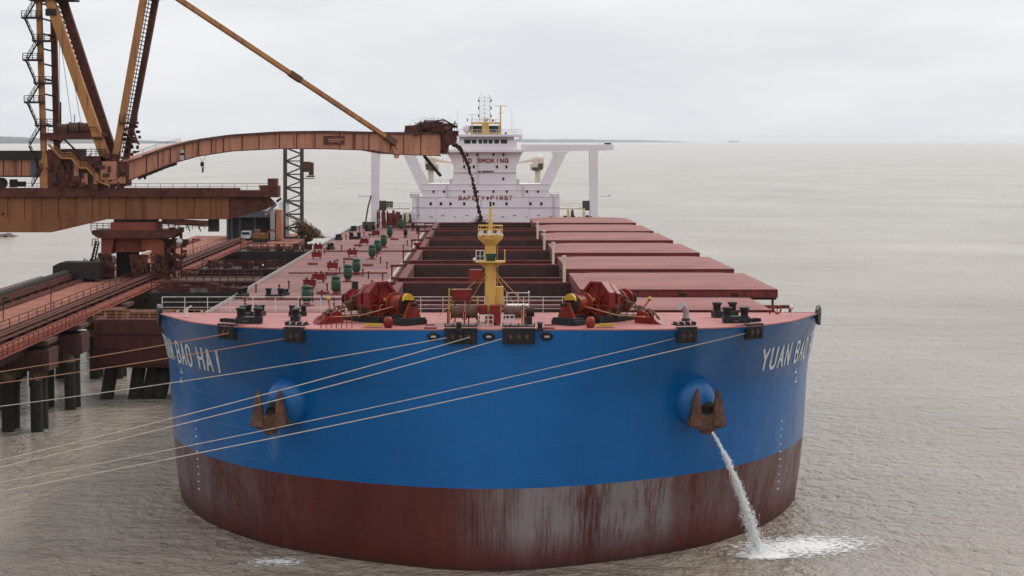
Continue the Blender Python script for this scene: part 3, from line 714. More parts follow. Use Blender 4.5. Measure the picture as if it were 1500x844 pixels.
# ---------------- windlasses
def torus_link(b, c, d, up, L_=.62, w=.36, r=.075):
    d = Vector(d).normalized(); up = Vector(up).normalized(); pts = []
    for i in range(12):
        t = 2 * math.pi * i / 12; pts.append(Vector(c) + d * math.cos(t) * L_ / 2 + up * math.sin(t) * w / 2)
    b.tube(pts + [pts[0]], r, 6, cap=False)
def windlass(s):
    # local: +x along the shaft towards the inboard end, chain runs to -y
    r = empty('windlass', (s * 9.9, 8.4, FC), ship, 0); r.rotation_euler = (0, 0, R(46) if s > 0 else R(-46))
    m = 1 if s < 0 else -1
    def oct_(rad, c, x, dp, name, mt):
        b = MB(); poly = [(rad * math.cos(R(22.5 + 45 * i)), rad * math.sin(R(22.5 + 45 * i))) for i in range(8)]
        b.prism([(p[0] * .9, p[1] * .9) for p in poly], (x, 0, c), (0, 1, 0), (0, 0, 1), (1, 0, 0), dp * .3)
        for i in range(8):
            a, c2 = poly[i], poly[(i + 1) % 8]
            b.bar((x, a[0] * .95, c + a[1] * .95), (x, c2[0] * .95, c + c2[1] * .95), .13 + dp, .13, up=(1, 0, 0)) if False else b.prism([(a[0], a[1]), (c2[0], c2[1]), (c2[0] * .84, c2[1] * .84), (a[0] * .84, a[1] * .84)], (x, 0, c), (0, 1, 0), (0, 0, 1), (1, 0, 0), dp)
        b.cyl((x, 0, c), (1, 0, 0), rad * .28, dp * 1.15, 18)
        for k in range(4):
            t = R(45 * k + 10)
            for sd in (-1, 1): b.bar((x + sd * dp * .22, rad * .8 * math.cos(t), c + rad * .8 * math.sin(t)), (x + sd * dp * .22, -rad * .8 * math.cos(t), c - rad * .8 * math.sin(t)), .07, .12)
        return b.build(name, mt, r, bevel=.02)
    g1 = oct_(1.72, 1.95, .35 * m, .8, 'gear_guard', 'red'); g2 = oct_(1.5, 1.85, -.85 * m, .55, 'gear_guard', 'red')
    for x in (.95 * m, -1.3 * m):
        b = MB(); b.prism([(-1.15, .25), (1.15, .25), (.22, 2.15), (-.22, 2.15)], (x, -.1, 0), (0, 1, 0), (0, 0, 1), (1, 0, 0), .16); b.build('bearing_frame', 'red', r)
        b = MB(); b.cyl((x + .12 * m, 0, 1.95), (1, 0, 0), .17, .18); b.build('bearing_cap', 'yellow', r)
    b = MB(); b.cyl((.8 * m, 0, 1.75), (1, 0, 0), .16, 9.0, 12); b.build('shaft', 'dark', r)
    # drums with flanges
    for x0, x1, rd, fl, mt in ((2.3, 3.8, .68, .98, 'orange'), (-3.3, -2.3, .6, 1.0, 'red')):
        b = MB(); b.cyl(((x0 + x1) / 2 * m, 0, 1.7), (1, 0, 0), rd, x1 - x0, 24)
        for x in (x0, x1): b.cyl((x * m, 0, 1.7), (1, 0, 0), fl, .1, 28)
        for k in range(5): b.cyl(((x0 + (x1 - x0) * (k + 1) / 6) * m, 0, 1.7), (1, 0, 0), rd + .05, .16, 24)
        b.build('rope_drum', mt, r)
    b = MB(); b.cyl((4.05 * m, 0, 1.7), (1, 0, 0), .9, .12, 24); b.build('brake_rim', 'dark', r)
    b = MB(); b.prism([(-.55 + .0, .1)] + [(.62 * math.cos(R(a)), .62 * math.sin(R(a))) for a in range(0, 181, 20)], (4.2 * m, -.1, 2.05), (0, 1, 0), (0, 0, 1), (1, 0, 0), .28); b.build('brake_cover', 'yellow', r)
    b = MB(); b.prism([(-1.1, .3), (1.1, .3), (.35, 1.9), (-.35, 1.9)], (4.6 * m, 0, 0), (0, 1, 0), (0, 0, 1), (1, 0, 0), .22)
    b.bar((4.6 * m, -.9, .5), (4.85 * m, -.5, 1.8), .14); b.build('end_stand', 'orange', r)
    b = MB(); b.cyl((-3.9 * m, 0, 1.75), (1, 0, 0), .34, .7, 20); b.cyl((-4.3 * m, 0, 1.75), (1, 0, 0), .48, .12, 20); b.build('warping_head', 'dark', r)
    b = MB(); b.cyl((-1.6 * m, 0, 1.75), (1, 0, 0), .75, .5, 10); b.cyl((-1.9 * m, 0, 1.75), (1, 0, 0), .95, .1, 20); b.cyl((-1.3 * m, 0, 1.75), (1, 0, 0), .95, .1, 20); b.build('chain_wheel', 'chain', r)
    b = MB(); b.box((4.4 * m, 0, .2), (1.4, 2.7, .42)); b.box((2.6 * m, 0, .14), (2.2, 1.2, .28)); b.box((.1 * m, 0, .28), (3.6, 2.9, .56)); b.box((4.4 * m, 0, .3), (1.5, 2.3, .6)); b.box((-3.0 * m, 0, .2), (1.6, 2.0, .42)); b.build('machine_bed', 'black', r, bevel=.03)
    b = MB(); b.box((.0, 1.7, 1.0), (1.2, 1.2, 1.3)); b.box((1.3 * m, .9, .8), (.5, .8, 1.2)); b.tube([(1.6 * m, -1.1, .3), (1.6 * m, -1.2, 1.0), (1.2 * m, -.6, 1.5), (1.1 * m, 1.2, 1.6)], .07, 8); b.tube([(1.9 * m, -1.0, .3), (1.9 * m, -1.1, .8), (1.5 * m, 1.2, 1.3)], .06, 8); b.cyl((1.4 * m, 1.7, 1.1), (1, 0, 0), .4, 1.3); b.build('hydraulic_motor', 'red', r, bevel=.05)
    # control wheel
    b = MB(); b.tube([(5.0 * m, -.4 + math.cos(t * math.pi / 8) * .35, 1.2 + math.sin(t * math.pi / 8) * .35) for t in range(17)], .035, 6, cap=False); b.tube([(5.0 * m, -.4, 0), (5.0 * m, -.4, 1.2)], .05, 8); b.build('hand_wheel', 'red', r)
    # chain to the stopper and its housing
    pts = [Vector((-1.6 * m, -.2, 2.5)), Vector((-1.6 * m, -1.2, 2.1)), Vector((-1.6 * m, -2.6, 1.35)), Vector((-1.6 * m, -4.4, .95)), Vector((-1.6 * m, -5.2, .3))]
    b = MB(); acc = 0; k = 0
    for a, c in zip(pts, pts[1:]):
        L_ = (c - a).length; n = max(1, int(L_ / .42))
        for i in range(n):
            q = a.lerp(c, (i + .5) / n); d = (c - a); up = Vector((1, 0, 0)) if k % 2 else d.cross(Vector((1, 0, 0))); torus_link(b, q, d, up); k += 1
    b.build('anchor_chain', 'chain', r)
    b = MB(); b.prism([(-.9, 0), (.9, 0), (.7, .8), (.2, 1.1), (-.5, .9)], (-1.6 * m - .55, -3.9, 0), (0, 1, 0), (0, 0, 1), (1, 0, 0), .16)
    b.prism([(-.9, 0), (.9, 0), (.7, .8), (.2, 1.1), (-.5, .9)], (-1.6 * m + .55, -3.9, 0), (0, 1, 0), (0, 0, 1), (1, 0, 0), .16)
    b.box((-1.6 * m, -4.0, .35), (1.0, 1.7, .5)); b.cyl((-1.6 * m, -3.7, .85), (1, 0, 0), .25, 1.1)
    b.bar((-1.6 * m - .6, -3.5, .9), (-1.6 * m - 1.5 * m, -3.0, 1.9), .12); b.build('chain_stopper', 'red', r)
    b = MB(); b.sphere((-1.6 * m - 1.5 * m, -3.0, 1.95), .2); b.sphere((-1.6 * m - .7, -4.1, .55), .12); b.build('lever_knob', 'yellow', r)
    b = MB(); b.tube([(-1.6 * m, -5.0, 0), (-1.6 * m, -5.3, .35)], .6, 16); b.build('chain_pipe', 'red', r)
    for k, yy in enumerate((-.8, -2.0)):
        b = MB(); x = -2.6 * m; b.bar((x, yy, 0), (x, yy, 1.1), .07); b.bar((x - .4, yy, 1.1), (x + .4, yy, 1.1), .06); b.build('control_post', 'orange', r)
    b = MB(); b.tube([(3.0 * m, -.7, 1.5), (1.0 * m, -2.6, .75), (-1.6 * m, -5.0, .5)], .045, 8); b.build('drum_rope', 'rope_o', r)
    rr = random.Random(3)
    b = MB()
    for k in range(26): b.box((rr.uniform(-3.4, 1.2) * m, rr.uniform(-1.6, -1.1), rr.uniform(.5, 1.5)), (rr.uniform(.08, .3), rr.uniform(.1, .3), rr.uniform(.1, .4)))
    for k in range(5): x = (-2.8 + k * .9) * m; b.tube([(x, -1.3, .4), (x + .1, -1.5, 1.1 + .1 * k), (x + .3 * m, -.9, 1.5)], .04, 6)
    b.build('brake_gear', 'chain', r)
    return r
w1 = windlass(-1); w2 = windlass(1)
# ---------------- centre mooring winch
r = empty('mooring_winch', (0, 0, 0), ship)
base = S(716, 478, FC); yw = base.y + 1.5
for x0, x1 in ((-3.3, -2.3), (-2.0, -1.1), (1.3, 2.9)):
    b = MB(); b.cyl(((x0 + x1) / 2, yw, FC + 1.05), (1, 0, 0), .42, x1 - x0, 20)
    for x in (x0, x1): b.cyl((x, yw, FC + 1.05), (1, 0, 0), .68, .09, 24)
    b.build('winch_drum', 'red', r)
    b = MB()
    for k in range(4): b.cyl((x0 + (x1 - x0) * (k + .5) / 4, yw, FC + 1.05), (1, 0, 0), .52, (x1 - x0) / 4 * .9, 20)
    b.build('wound_rope', 'chain', r)
b = MB()
for x in (-3.6, -2.15, -.9, .9, 3.1): b.prism([(-.6, 0), (.6, 0), (.15, 1.1), (-.15, 1.1)], (x, yw, FC), (0, 1, 0), (0, 0, 1), (1, 0, 0), .14)
b.box((.5, yw, FC + .9), (.9, 1.1, 1.5)); b.box((-.6, yw + .4, FC + 1.2), (.7, .9, .9)); b.build('winch_frame', 'red', r)
b = MB(); b.cyl((3.55, yw, FC + 1.05), (1, 0, 0), .4, .7); b.box((3.4, yw - .8, FC + .35), (.6, .4, .7)); b.build('winch_motor', 'dark', r)
b = MB(); b.tube([(2.85, yw - .5, FC), (2.85, yw - .5, FC + 1.3)], .08, 8); b.tube([(-1.0, yw + .6, FC), (-1.0, yw + .6, FC + 2.4)], .07, 8); b.build('control_lever', 'yellow', r)

# ---------------- foremast
r = empty('foremast', (0, 0, 0), ship)
mx_, my_ = base.x + .15, base.y + 2.6; Zm = my_ - CY0; k_ = Zm / F
def mz(py): return 35.27 - (py - 221) * k_
b = MB(); b.tube([(mx_, my_, FC), (mx_, my_, mz(352))], .48, 20); b.tube([(mx_, my_, FC), (mx_, my_, FC + .15)], .8, 20)
b.lathe((mx_, my_, 0), [(.48, mz(360)), (1.05, mz(351)), (1.1, mz(348)), (1.1, mz(346))], 24); b.build('mast_pole', 'mast', r)
b = MB(); b.lathe((mx_, my_, 0), [(1.12, mz(346)), (1.12, mz(343.5)), (1.0, mz(343.5))], 24)
for i in range(10):
    t = 2 * math.pi * i / 10; p = (mx_ + 1.05 * math.cos(t), my_ + 1.05 * math.sin(t)); b.bar((*p, mz(346)), (*p, mz(331)), .05)
for z in (mz(331), mz(337)): b.tube([(mx_ + 1.05 * math.cos(t * math.pi / 10), my_ + 1.05 * math.sin(t * math.pi / 10), z) for t in range(21)], .035, 6, cap=False)
b.build('top_platform', 'mast', r)
b = MB(); z = mz(383.5); b.box((mx_, my_ - .3, z), (2.6, 1.8, .12)); b.prism([(-1.2, 0), (1.2, 0), (.5, -.6), (-.5, -.6)], (mx_, my_, z), (1, 0, 0), (0, 0, 1), (0, 1, 0), .3)
b.rail([(mx_ - 1.25, my_ - 1.1, z), (mx_ - 1.25, my_ + .6, z)], .95, .8, .035, 2); b.rail([(mx_ + 1.25, my_ - 1.1, z), (mx_ + 1.25, my_ + .6, z)], .95, .8, .035, 2); b.build('mid_platform', 'mast', r)
b = MB(); b.rail([(mx_ - 1.25, my_ - 1.15, z + .05), (mx_ - .55, my_ - 1.15, z + .05)], .95, .35, .03, 2); b.build('platform_rail', 'rail', r)
b = MB(); b.sphere((mx_ - 1.35, my_ - .9, z + .2), .18); b.build('side_lamp', 'rail', r)
b = MB(); b.tube([(mx_ + .05, my_ - .75, z + .25), (mx_ + .05, my_ - .55, z + .25)], .4, 16); b.box((mx_ + .05, my_ - .7, z + .55), (.9, .4, .3)); b.build('fog_horn', 'green', r)
for dx in (-.8, -.05, .75):
    b = MB(); b.tube([(mx_ + dx, my_ - 1.15, mz(341)), (mx_ + dx, my_ - .9, mz(341))], [.24, .18], 14); b.build('floodlight', 'rail', r)
b = MB(); b.tube([(mx_, my_, mz(345)), (mx_, my_, mz(303))], .11, 10); b.tube([(mx_, my_, mz(345)), (mx_, my_, mz(322))], .2, 10)
for z in (mz(323), mz(316), mz(331)): b.bar((mx_ - .45, my_, z), (mx_ + .45, my_, z), .07)
b.build('top_mast', 'mast', r)
b = MB(); b.tube([(mx_, my_, mz(303)), (mx_, my_, mz(296))], .09, 8); b.build('mast_light', 'black', r)
b = MB(); b.box((mx_ - 1.25, my_ + .3, mz(404)), (1.1, .8, 1.0)); b.tube([(mx_ - 1.8, my_, mz(396)), (mx_ - 1.8, my_, mz(408))], .1, 8); b.build('bell_house', 'orange', r)
b = MB()
for i in range(26): z = FC + .5 + i * .3; b.bar((mx_ + .6, my_ - .25, z), (mx_ + .6, my_ + .25, z), .03)
b.bar((mx_ + .6, my_ - .25, FC), (mx_ + .6, my_ - .25, FC + 8.3), .04); b.bar((mx_ + .6, my_ + .25, FC), (mx_ + .6, my_ + .25, FC + 8.3), .04); b.build('ladder', 'mast', r)
b = MB()
for q in ((-4.6, 13), (-2.5, 14), (3.0, 13.5), (4.3, 13)): b.tube([(mx_, my_, mz(392)), (q[0], q[1], FC)], .03, 6)
b.build('mast_stay', 'mast', r)
b = MB(); b.box((mx_ + .8, my_ + .5, FC + 2.4), (.7, .7, 1.5)); b.bar((mx_ + .9, my_ + .4, FC), (mx_ + .9, my_ + .4, FC + 1.7), .15); b.build('control_cabinet', 'mast', r)
b = MB(); b.box((-2.4, my_ + .8, FC + 2.4), (1.7, .9, 1.0)); b.bar((-3.0, my_ + .8, FC), (-3.0, my_ + .8, FC + 2), .12); b.bar((-1.8, my_ + .8, FC), (-1.8, my_ + .8, FC + 2), .12); b.build('store_box', 'red', r)
b = MB(); b.tube([(-3.5, my_ + .3, FC), (-3.5, my_ + .3, FC + 3.0)], .07, 8); b.bar((-3.5, my_ + .3, FC + 2.9), (-2.9, my_ + .3, FC + 2.9), .06); b.build('davit', 'yellow', r)

# ---------------- anchors in their bolsters
def anchor(s):
    px = 1015 if s > 0 else 424
    x0 = (px - 706) * 165 / F + CX; z0 = 13.5
    for _ in range(5):
        p, nrm = hull_at_x(x0, z0); x0 = (px - 706) * (p.y - CY0) / F + CX
    b = MB(); b.sphere((0, 0, 0), 1, 40, 28, (1.95, 1.7, 2.25))
    o = b.build('anchor_bolster', 'blue', ship); o.location = p; o.rotation_euler = (R(8), 0, R(-10) if s < 0 else R(10))
    # the outboard lower mouth of the bolster
    q = p + Vector(((.95 if s > 0 else -.95), -1.35, -.5)); 
    b = MB(); d_ = Vector(((.35 if s > 0 else -.4), -1, -.55)).normalized(); b.tube([q + Vector((.0, .5, -.2)), q + Vector((0, .5, -.2)) + d_ * .65], [.95, .8], 24); b.build('hawse_mouth', 'dark', o).matrix_parent_inverse = o.matrix_basis.inverted()
    # anchor: crown bar, two flukes upwards, shank into the pipe
    a = empty('anchor', tuple(q + Vector(((.05 if s > 0 else -.55), -.72, -.0))), ship, R(6) if s > 0 else R(-6)); a.rotation_euler.x = R(7)
    b = MB(); b.prism([(-1.75, -1.2), (-1.2, -.55), (-.55, -.35), (0, -.55), (.55, -.35), (1.2, -.55), (1.75, -1.2), (1.3, -1.5), (.55, -1.75), (-.55, -1.75), (-1.3, -1.5)], (0, 0, 0), (1, 0, 0), (0, 0, 1), (0, 1, 0), .8)
    b.prism([(-.6, -1.5), (.6, -1.5), (.5, -2.15), (-.5, -2.15)], (0, .1, 0), (1, 0, 0), (0, 0, 1), (0, 1, 0), .75)
    b.build('crown', 'rust', a, bevel=.09)
    for k in (-1, 1):
        b = MB()
        sec = [(-1.3, .60, .66), (-.5, .48, .5), (.4, .36, .38), (1.2, .24, .26), (1.85, .07, .1)]
        vs = []
        for (z, w, d) in sec:
            xc = k * (.98 - .04 * z); vs += [(xc - w, -d, z), (xc + w * .15, -d * 1.35, z), (xc + w, -d, z), (xc + w, d * .6, z), (xc - w, d * .6, z)]
        fs = [tuple(range(5))[::-1], tuple(range(20, 25))] + [(i * 5 + j, i * 5 + (j + 1) % 5, (i + 1) * 5 + (j + 1) % 5, (i + 1) * 5 + j) for i in range(4) for j in range(5)]
        b.add(vs, fs); b.build('fluke', 'rust', a, bevel=.05)
    b = MB(); b.bar((0, .1, -1.2), (0, 1.6, .9), .5, .4, w2=.35, h2=.3); b.cyl((0, 0, -.9), (1, 0, 0), .32, 1.7, 12); b.build('shank', 'dark', a)
    return a, q
aL, qL = anchor(-1); aR, qR = anchor(1)

# ---------------- lettering: strokes on a 4 x 6 grid, mapped on a surface
GL = {'A': [[(0, 0), (2, 6), (4, 0)], [(.8, 2), (3.2, 2)]], 'B': [[(0, 0), (0, 6), (3, 6), (3.8, 5.3), (3.8, 3.8), (3, 3.1), (0, 3.1)], [(3, 3.1), (4, 2.3), (4, .8), (3, 0), (0, 0)]],
      'O': [[(1, 0), (0, 1), (0, 5), (1, 6), (3, 6), (4, 5), (4, 1), (3, 0), (1, 0)]], 'H': [[(0, 0), (0, 6)], [(4, 0), (4, 6)], [(0, 3.1), (4, 3.1)]],
      'I': [[(2, 0), (2, 6)]], 'Y': [[(0, 6), (2, 3)], [(4, 6), (2, 3), (2, 0)]], 'U': [[(0, 6), (0, 1), (1, 0), (3, 0), (4, 1), (4, 6)]],
      'N': [[(0, 0), (0, 6), (4, 0), (4, 6)]], 'S': [[(4, 5), (3, 6), (1, 6), (0, 5), (0, 4), (1, 3.1), (3, 3.1), (4, 2.2), (4, 1), (3, 0), (1, 0), (0, 1)]],
      'M': [[(0, 0), (0, 6), (2, 2.4), (4, 6), (4, 0)]], 'K': [[(0, 0), (0, 6)], [(4, 6), (0, 2.6)], [(1.2, 3.6), (4, 0)]],
      'G': [[(4, 5), (3, 6), (1, 6), (0, 5), (0, 1), (1, 0), (3, 0), (4, 1), (4, 2.8), (2.4, 2.8)]], 'F': [[(0, 0), (0, 6), (4, 6)], [(0, 3.1), (3, 3.1)]],
      'E': [[(4, 0), (0, 0), (0, 6), (4, 6)], [(0, 3.1), (3, 3.1)]], 'T': [[(0, 6), (4, 6)], [(2, 0), (2, 6)]],
      'R': [[(0, 0), (0, 6), (3, 6), (4, 5.2), (4, 3.9), (3, 3.1), (0, 3.1)], [(2, 3.1), (4, 0)]], '+': [[(2, 5.4), (3.5, 3), (2, .6), (.5, 3), (2, 5.4)], [(2, .6), (2, 5.4)], [(.4, 3), (3.6, 3)]],
      '9': [[(0, .6), (1, 0), (3, 0), (4, 1), (4, 5), (3, 6), (1, 6), (0, 5), (0, 3.6), (1, 2.8), (4, 2.8)]], '8': [[(1, 0), (0, 1), (0, 2.2), (1, 3.1), (3, 3.1), (4, 4), (4, 5), (3, 6), (1, 6), (0, 5), (0, 4), (1, 3.1), (3, 3.1), (4, 2.2), (4, 1), (3, 0), (1, 0)]],
      '0': [[(1, 0), (0, 1), (0, 5), (1, 6), (3, 6), (4, 5), (4, 1), (3, 0), (1, 0)]], '6': [[(4, 5.4), (3, 6), (1, 6), (0, 5), (0, 1), (1, 0), (3, 0), (4, 1), (4, 2.4), (3, 3.2), (0, 3.2)]],
      '7': [[(0, 6), (4, 6), (1.5, 0)]], '5': [[(4, 6), (0, 6), (0, 3.4), (3, 3.4), (4, 2.6), (4, 1), (3, 0), (0, 0)]]}
def text_mesh(txt, h, w, gap, thick, fn, sub=4):
    b = MB(); x = 0; adv = w + gap
    for ch in txt:
        if ch == ' ': x += adv * .72; continue
        for stroke in GL[ch]:
            for (p, q) in zip(stroke, stroke[1:]):
                p = Vector((x + p[0] / 4 * w, p[1] / 6 * h)); q = Vector((x + q[0] / 4 * w, q[1] / 6 * h)); d = (q - p).normalized(); nn = Vector((-d.y, d.x)) * thick / 2
                p = p - d * thick * .35; q = q + d * thick * .35
                vs = []
                for i in range(sub + 1):
                    c = p.lerp(q, i / sub); vs += [fn(*(c + nn), 0), fn(*(c - nn), 0), fn(*(c + nn), 1), fn(*(c - nn), 1)]
                fs = [(i * 4 + 2, i * 4 + 3, i * 4 + 7, i * 4 + 6) for i in range(sub)] + [(i * 4, i * 4 + 4, i * 4 + 5, i * 4 + 1) for i in range(sub)] + [(i * 4, i * 4 + 2, i * 4 + 6, i * 4 + 4) for i in range(sub)] + [(i * 4 + 1, i * 4 + 5, i * 4 + 7, i * 4 + 3) for i in range(sub)] + [(0, 1, 3, 2), (sub * 4, sub * 4 + 2, sub * 4 + 3, sub * 4 + 1)]
                b.add(vs, fs)
        x += adv
    return b, x - gap
# arc length table on the shoulder at z = 16.5
tab = []; s_ = 0; pp = None
t = .60
while t <= 1.0:
    p = hull_p(1, t, 16.5)
    if pp is not None: s_ += (p - pp).length
    tab.append((s_, t)); pp = p; t += .004
for y in range(38, 80, 2): s_ += 2; tab.append((s_, 1.0 + (y - 36) / 1000))
def t_of(s):
    for (a, ta), (c, tc_) in zip(tab, tab[1:]):
        if a <= s <= c: return ta + (tc_ - ta) * (s - a) / (c - a)
    return tab[-1][1]
s75 = [a for a, tt in tab if tt >= .748][0]
def on_hull(side, s, z, off):
    t = t_of(s)
    if t > 1: return Vector((side * (HB + off), 36 + (t - 1) * 1000, z))
    p = hull_p(side, t, z); q = hull_p(side, min(t + .003, 1), z) if t < .997 else p + Vector((0, 1, 0)); w = hull_p(side, t, z + .05)
    n = (q - p).cross(w - p).normalized()
    if n.x * side < 0: n = -n
    return p + n * off
H_, W_, G_ = 2.05, 1.0, .64
bR, wR = text_mesh('YUAN BAO HAI', H_, W_, G_, .31, lambda x, z, k: on_hull(1, s75 + x, 15.6 + z, .02 + .03 * k)); bR.build('ship_name', 'letter_w', ship)
bL, wL = text_mesh('YUAN BAO HAI', H_, W_, G_, .31, lambda x, z, k: on_hull(-1, s75 + wR - x - .85, 15.45 + z, .02 + .03 * k)); bL.build('ship_name', 'letter_w', ship)
# small marks under the name, thruster mark
for sd in (1, -1):
    b = MB()
    for (s0_, z0_) in ((8.6, 14.3), (9.0, 13.3)):
        for (w_, h_, ds) in ((.9, .14, 0), (.14, .5, .4)):
            c = [on_hull(sd, s75 + s0_ + ds + a * w_, z0_ + e * h_, .03) for a, e in ((0, 0), (1, 0), (1, 1), (0, 1))]; d = [on_hull(sd, s75 + s0_ + ds + a * w_, z0_ + e * h_, .05) for a, e in ((0, 0), (1, 0), (1, 1), (0, 1))]
            b.add(c + d, [(4, 5, 6, 7), (0, 3, 2, 1), (0, 1, 5, 4), (1, 2, 6, 5), (2, 3, 7, 6), (3, 0, 4, 7)])
    b.build('hull_mark', 'letter_w', ship)
    # draught marks: a column of short dashes
    z = 3.2
    while z < 10.2:
        x = sd * 27.4; p, n_ = hull_at_x(x, z, .03); b = MB(); b.box((0, 0, 0), (.16, .06, .12), Matrix.Translation(p)); z += .75; b.build('draught_mark', 'letter_w', ship)

# ---------------- accommodation block at Z = 465
ZA = 465.0; ka = ZA / F; ya = ZA + CY0
def ax(px): return CX + (px - 706) * ka
def az(py): return 35.27 - (py - 221) * ka
ac = empty('accommodation', (0, 0, 0), ship)
def wall(px0, px1, py0, py1, dep, name='house_wall', m='white', yo=0):
    b = MB(); x0, x1, z0, z1 = ax(px0), ax(px1), az(py1), az(py0)
    b.box(((x0 + x1) / 2, ya + yo + dep / 2, (z0 + z1) / 2), (x1 - x0, dep, z1 - z0)); return b.build(name, m, ac)
wall(603, 820, 289, 337, 22)
wall(618.7, 804, 270.6, 288.98, 20, yo=.15)
# tower with flaring top
b = MB(); prof = [(663.5, 270.5), (666.7, 246), (664, 235), (657, 222.5), (756, 222.5), (763, 222.4), (757.5, 235), (753.5, 246), (756, 270.5)]
prof = [(662, 270.5), (665, 246), (660, 234), (653, 222.7), (766, 222.7), (761, 234), (756, 246), (757, 270.5)]
b.prism([(ax(p[0]), az(p[1])) for p in prof], (0, ya + 7.3, 0), (1, 0, 0), (0, 0, 1), (0, 1, 0), 14); b.build('house_tower', 'white', ac)
# bridge wings: beam, post and strut
for s in (-1, 1):
    def PX(px): return ax(709.7 + s * (px - 709.7))
    b = MB()
    poly = [(766, 212.5), (898, 212.5), (898, 220.5), (876, 221.5), (876, 336), (864, 336), (864, 222.5), (833, 222), (829, 226), (803, 282), (800, 288), (786, 288), (789, 277), (809, 236), (811, 228), (805, 222.8), (766, 222.8)]
    # built from convex pieces sharing edges
    def pc(pts): b.prism([(PX(p[0]), az(p[1])) for p in pts], (0, ya + 2.2, 0), (1, 0, 0), (0, 0, 1), (0, 1, 0), 3.6)
    pc([(764, 212.5), (899, 212.5), (899, 220.5), (876, 221.5), (764, 222.8)])
    pc([(864, 221.6), (876, 221.5), (876, 337), (864, 337)])
    pc([(806, 222.7), (835, 222.4), (829, 227), (811, 229), (810, 225.5)])
    pc([(811, 229), (829, 227), (802, 284), (785, 284)])
    pc([(757, 222.8), (770, 222.8), (762, 224.5), (759.5, 230)])
    b.build('bridge_wing', 'white', ac)
    b = MB(); b.rail([(PX(770), ya + .6, az(212.5)), (PX(897), ya + .6, az(212.5))], 1.1, 3, .035, 2); b.build('wing_rail', 'rail', ac)
    b = MB(); b.box((PX(891), ya + 2, az(211)), (1.6, 1, .4)); b.build('wing_light', 'dark', ac)
    b = MB(); b.bar((PX(877), ya, az(288)), (PX(894), ya, az(288)), .3, .3); b.bar((PX(893), ya, az(289)), (PX(893), ya, az(285)), .35); b.build('boat_boom', 'white', ac)
    # lifeboat-like crane behind the openings
    cr = empty('provision_crane', (0, 0, 0), ac)
for s in (-1, 1):
    def PX(px): return ax(709.7 + s * (px - 709.7))
    b = MB(); yc = ya + 30
    b.tube([(PX(791), yc, az(300)), (PX(793), yc, az(262)), (PX(793), yc, az(240))], [.9, .7, .9], 14); b.box((PX(794), yc, az(240)), (2.8, 2.4, 2.6)); b.box((PX(791), yc, az(247)), (3.4, 2, 1.6)); b.sphere((PX(794), yc - .5, az(234)), 1.0)
    b.build('crane_post', 'cream', ac)
    b = MB(); b.bar((PX(790), yc, az(236)), (PX(756), yc, az(241)), .8, .9, w2=.4, h2=.4); b.build('crane_jib', 'cream', ac)
    b = MB(); b.box((PX(797), yc - 1.3, az(246)), (1.2, .5, 1.6)); b.box((PX(789), yc - 1.3, az(250)), (1.6, .5, .9)); b.build('crane_winch', 'tower', ac)
    # rails on house steps and small platforms
    b = MB(); b.rail([(PX(760), ya + .5, az(270.5)), (PX(803), ya + .5, az(270.5))], 1.1, 2.5, .05, 2); b.rail([(PX(805), ya + .5, az(289)), (PX(819), ya + .5, az(289))], 1.1, 2, .05, 2); b.box((PX(812), ya + 1.2, az(287.8)), (2.4, 1, 1)); b.box((PX(758), ya + 1, az(267)), (1.0, .8, 1.4)); b.build('deck_rail', 'rail', ac)
    b = MB(); b.rail([(PX(820), ya + .5, az(305)), (PX(864), ya + .5, az(306))], 1.1, 2.5, .05, 2); b.box((PX(842), ya + 2, az(306.5)), (44 * ka, 3, .35)); b.build('side_gallery', 'cream', ac)
    b = MB(); b.box((PX(859), ya + 1.2, az(302)), (1.8, 1.5, 2.4)); b.box((PX(829), ya - 1.0, az(323)), (1.7, 1.2, 2.2)); b.build('side_machinery', 'tower', ac)
# cluttered red and tan gear on both sides of the house
rnd = random.Random(11)
for s in (-1, 1):
    for k in range(16):
        px = 709.7 + s * (822 + k * 2.9 - 709.7); h = rnd.uniform(1.2, 3.6); b = MB(); x = ax(px); y = ya - 1 - rnd.random() * 6; w = rnd.uniform(.35, 1.1)
        b.tube([(x, y, MAIN), (x, y, MAIN + h + 1.2)], w * .4, 10); b.box((x, y, MAIN + h * .6 + 1), (w, w * .8, h * .5)); b.box((x, y, MAIN + .4), (w * 1.3, w, .8))
        b.build('deck_machinery', rnd.choice(['coam', 'red', 'coam', 'cream', 'tower']), ship)
# wheelhouse
wall(665, 757, 207, 222.6, 12, 'wheelhouse', yo=-.5)
b = MB(); b.prism([(ax(645), az(223.5)), (ax(763), az(223.5)), (ax(768), az(222.4)), (ax(768), az(219.8)), (ax(645), az(219.8))], (0, ya + .3, 0), (1, 0, 0), (0, 0, 1), (0, 1, 0), 3.6); b.build('bridge_front_ledge', 'white', ac)
wall(662, 764, 197.5, 200.8, 13, 'wheelhouse_roof', yo=-1.2)
wall(672, 753, 200.9, 206.9, 11, 'wheelhouse_core', 'white', yo=.2)
b = MB(); b.rail([(ax(662), ya - 1.1, az(197.5)), (ax(764), ya - 1.1, az(197.5))], 1.2, 1.6, .05, 3); b.build('roof_rail', 'rail', ac)
b = MB(); b.rail([(ax(757), ya - .6, az(207)), (ax(766), ya - .6, az(207))], 1.1, 1, .05, 3); b.bar((ax(760), ya, az(207)), (ax(764), ya, az(199)), .2); b.rail([(ax(650), ya - .6, az(213)), (ax(664), ya - .6, az(213))], 1.1, 1, .05, 3); b.build('roof_rail', 'rail', ac)
for a_, c_ in ((680, 689.5), (691, 698), (701, 706.5), (708, 714), (715.5, 721.5), (724, 731), (733.5, 743)):
    b = MB(); b.box(((ax(a_) + ax(c_)) / 2, ya + .1, az(208)), (ax(c_) - ax(a_), 1.25, 6 * ka)); b.build('bridge_window', 'glass', ac)
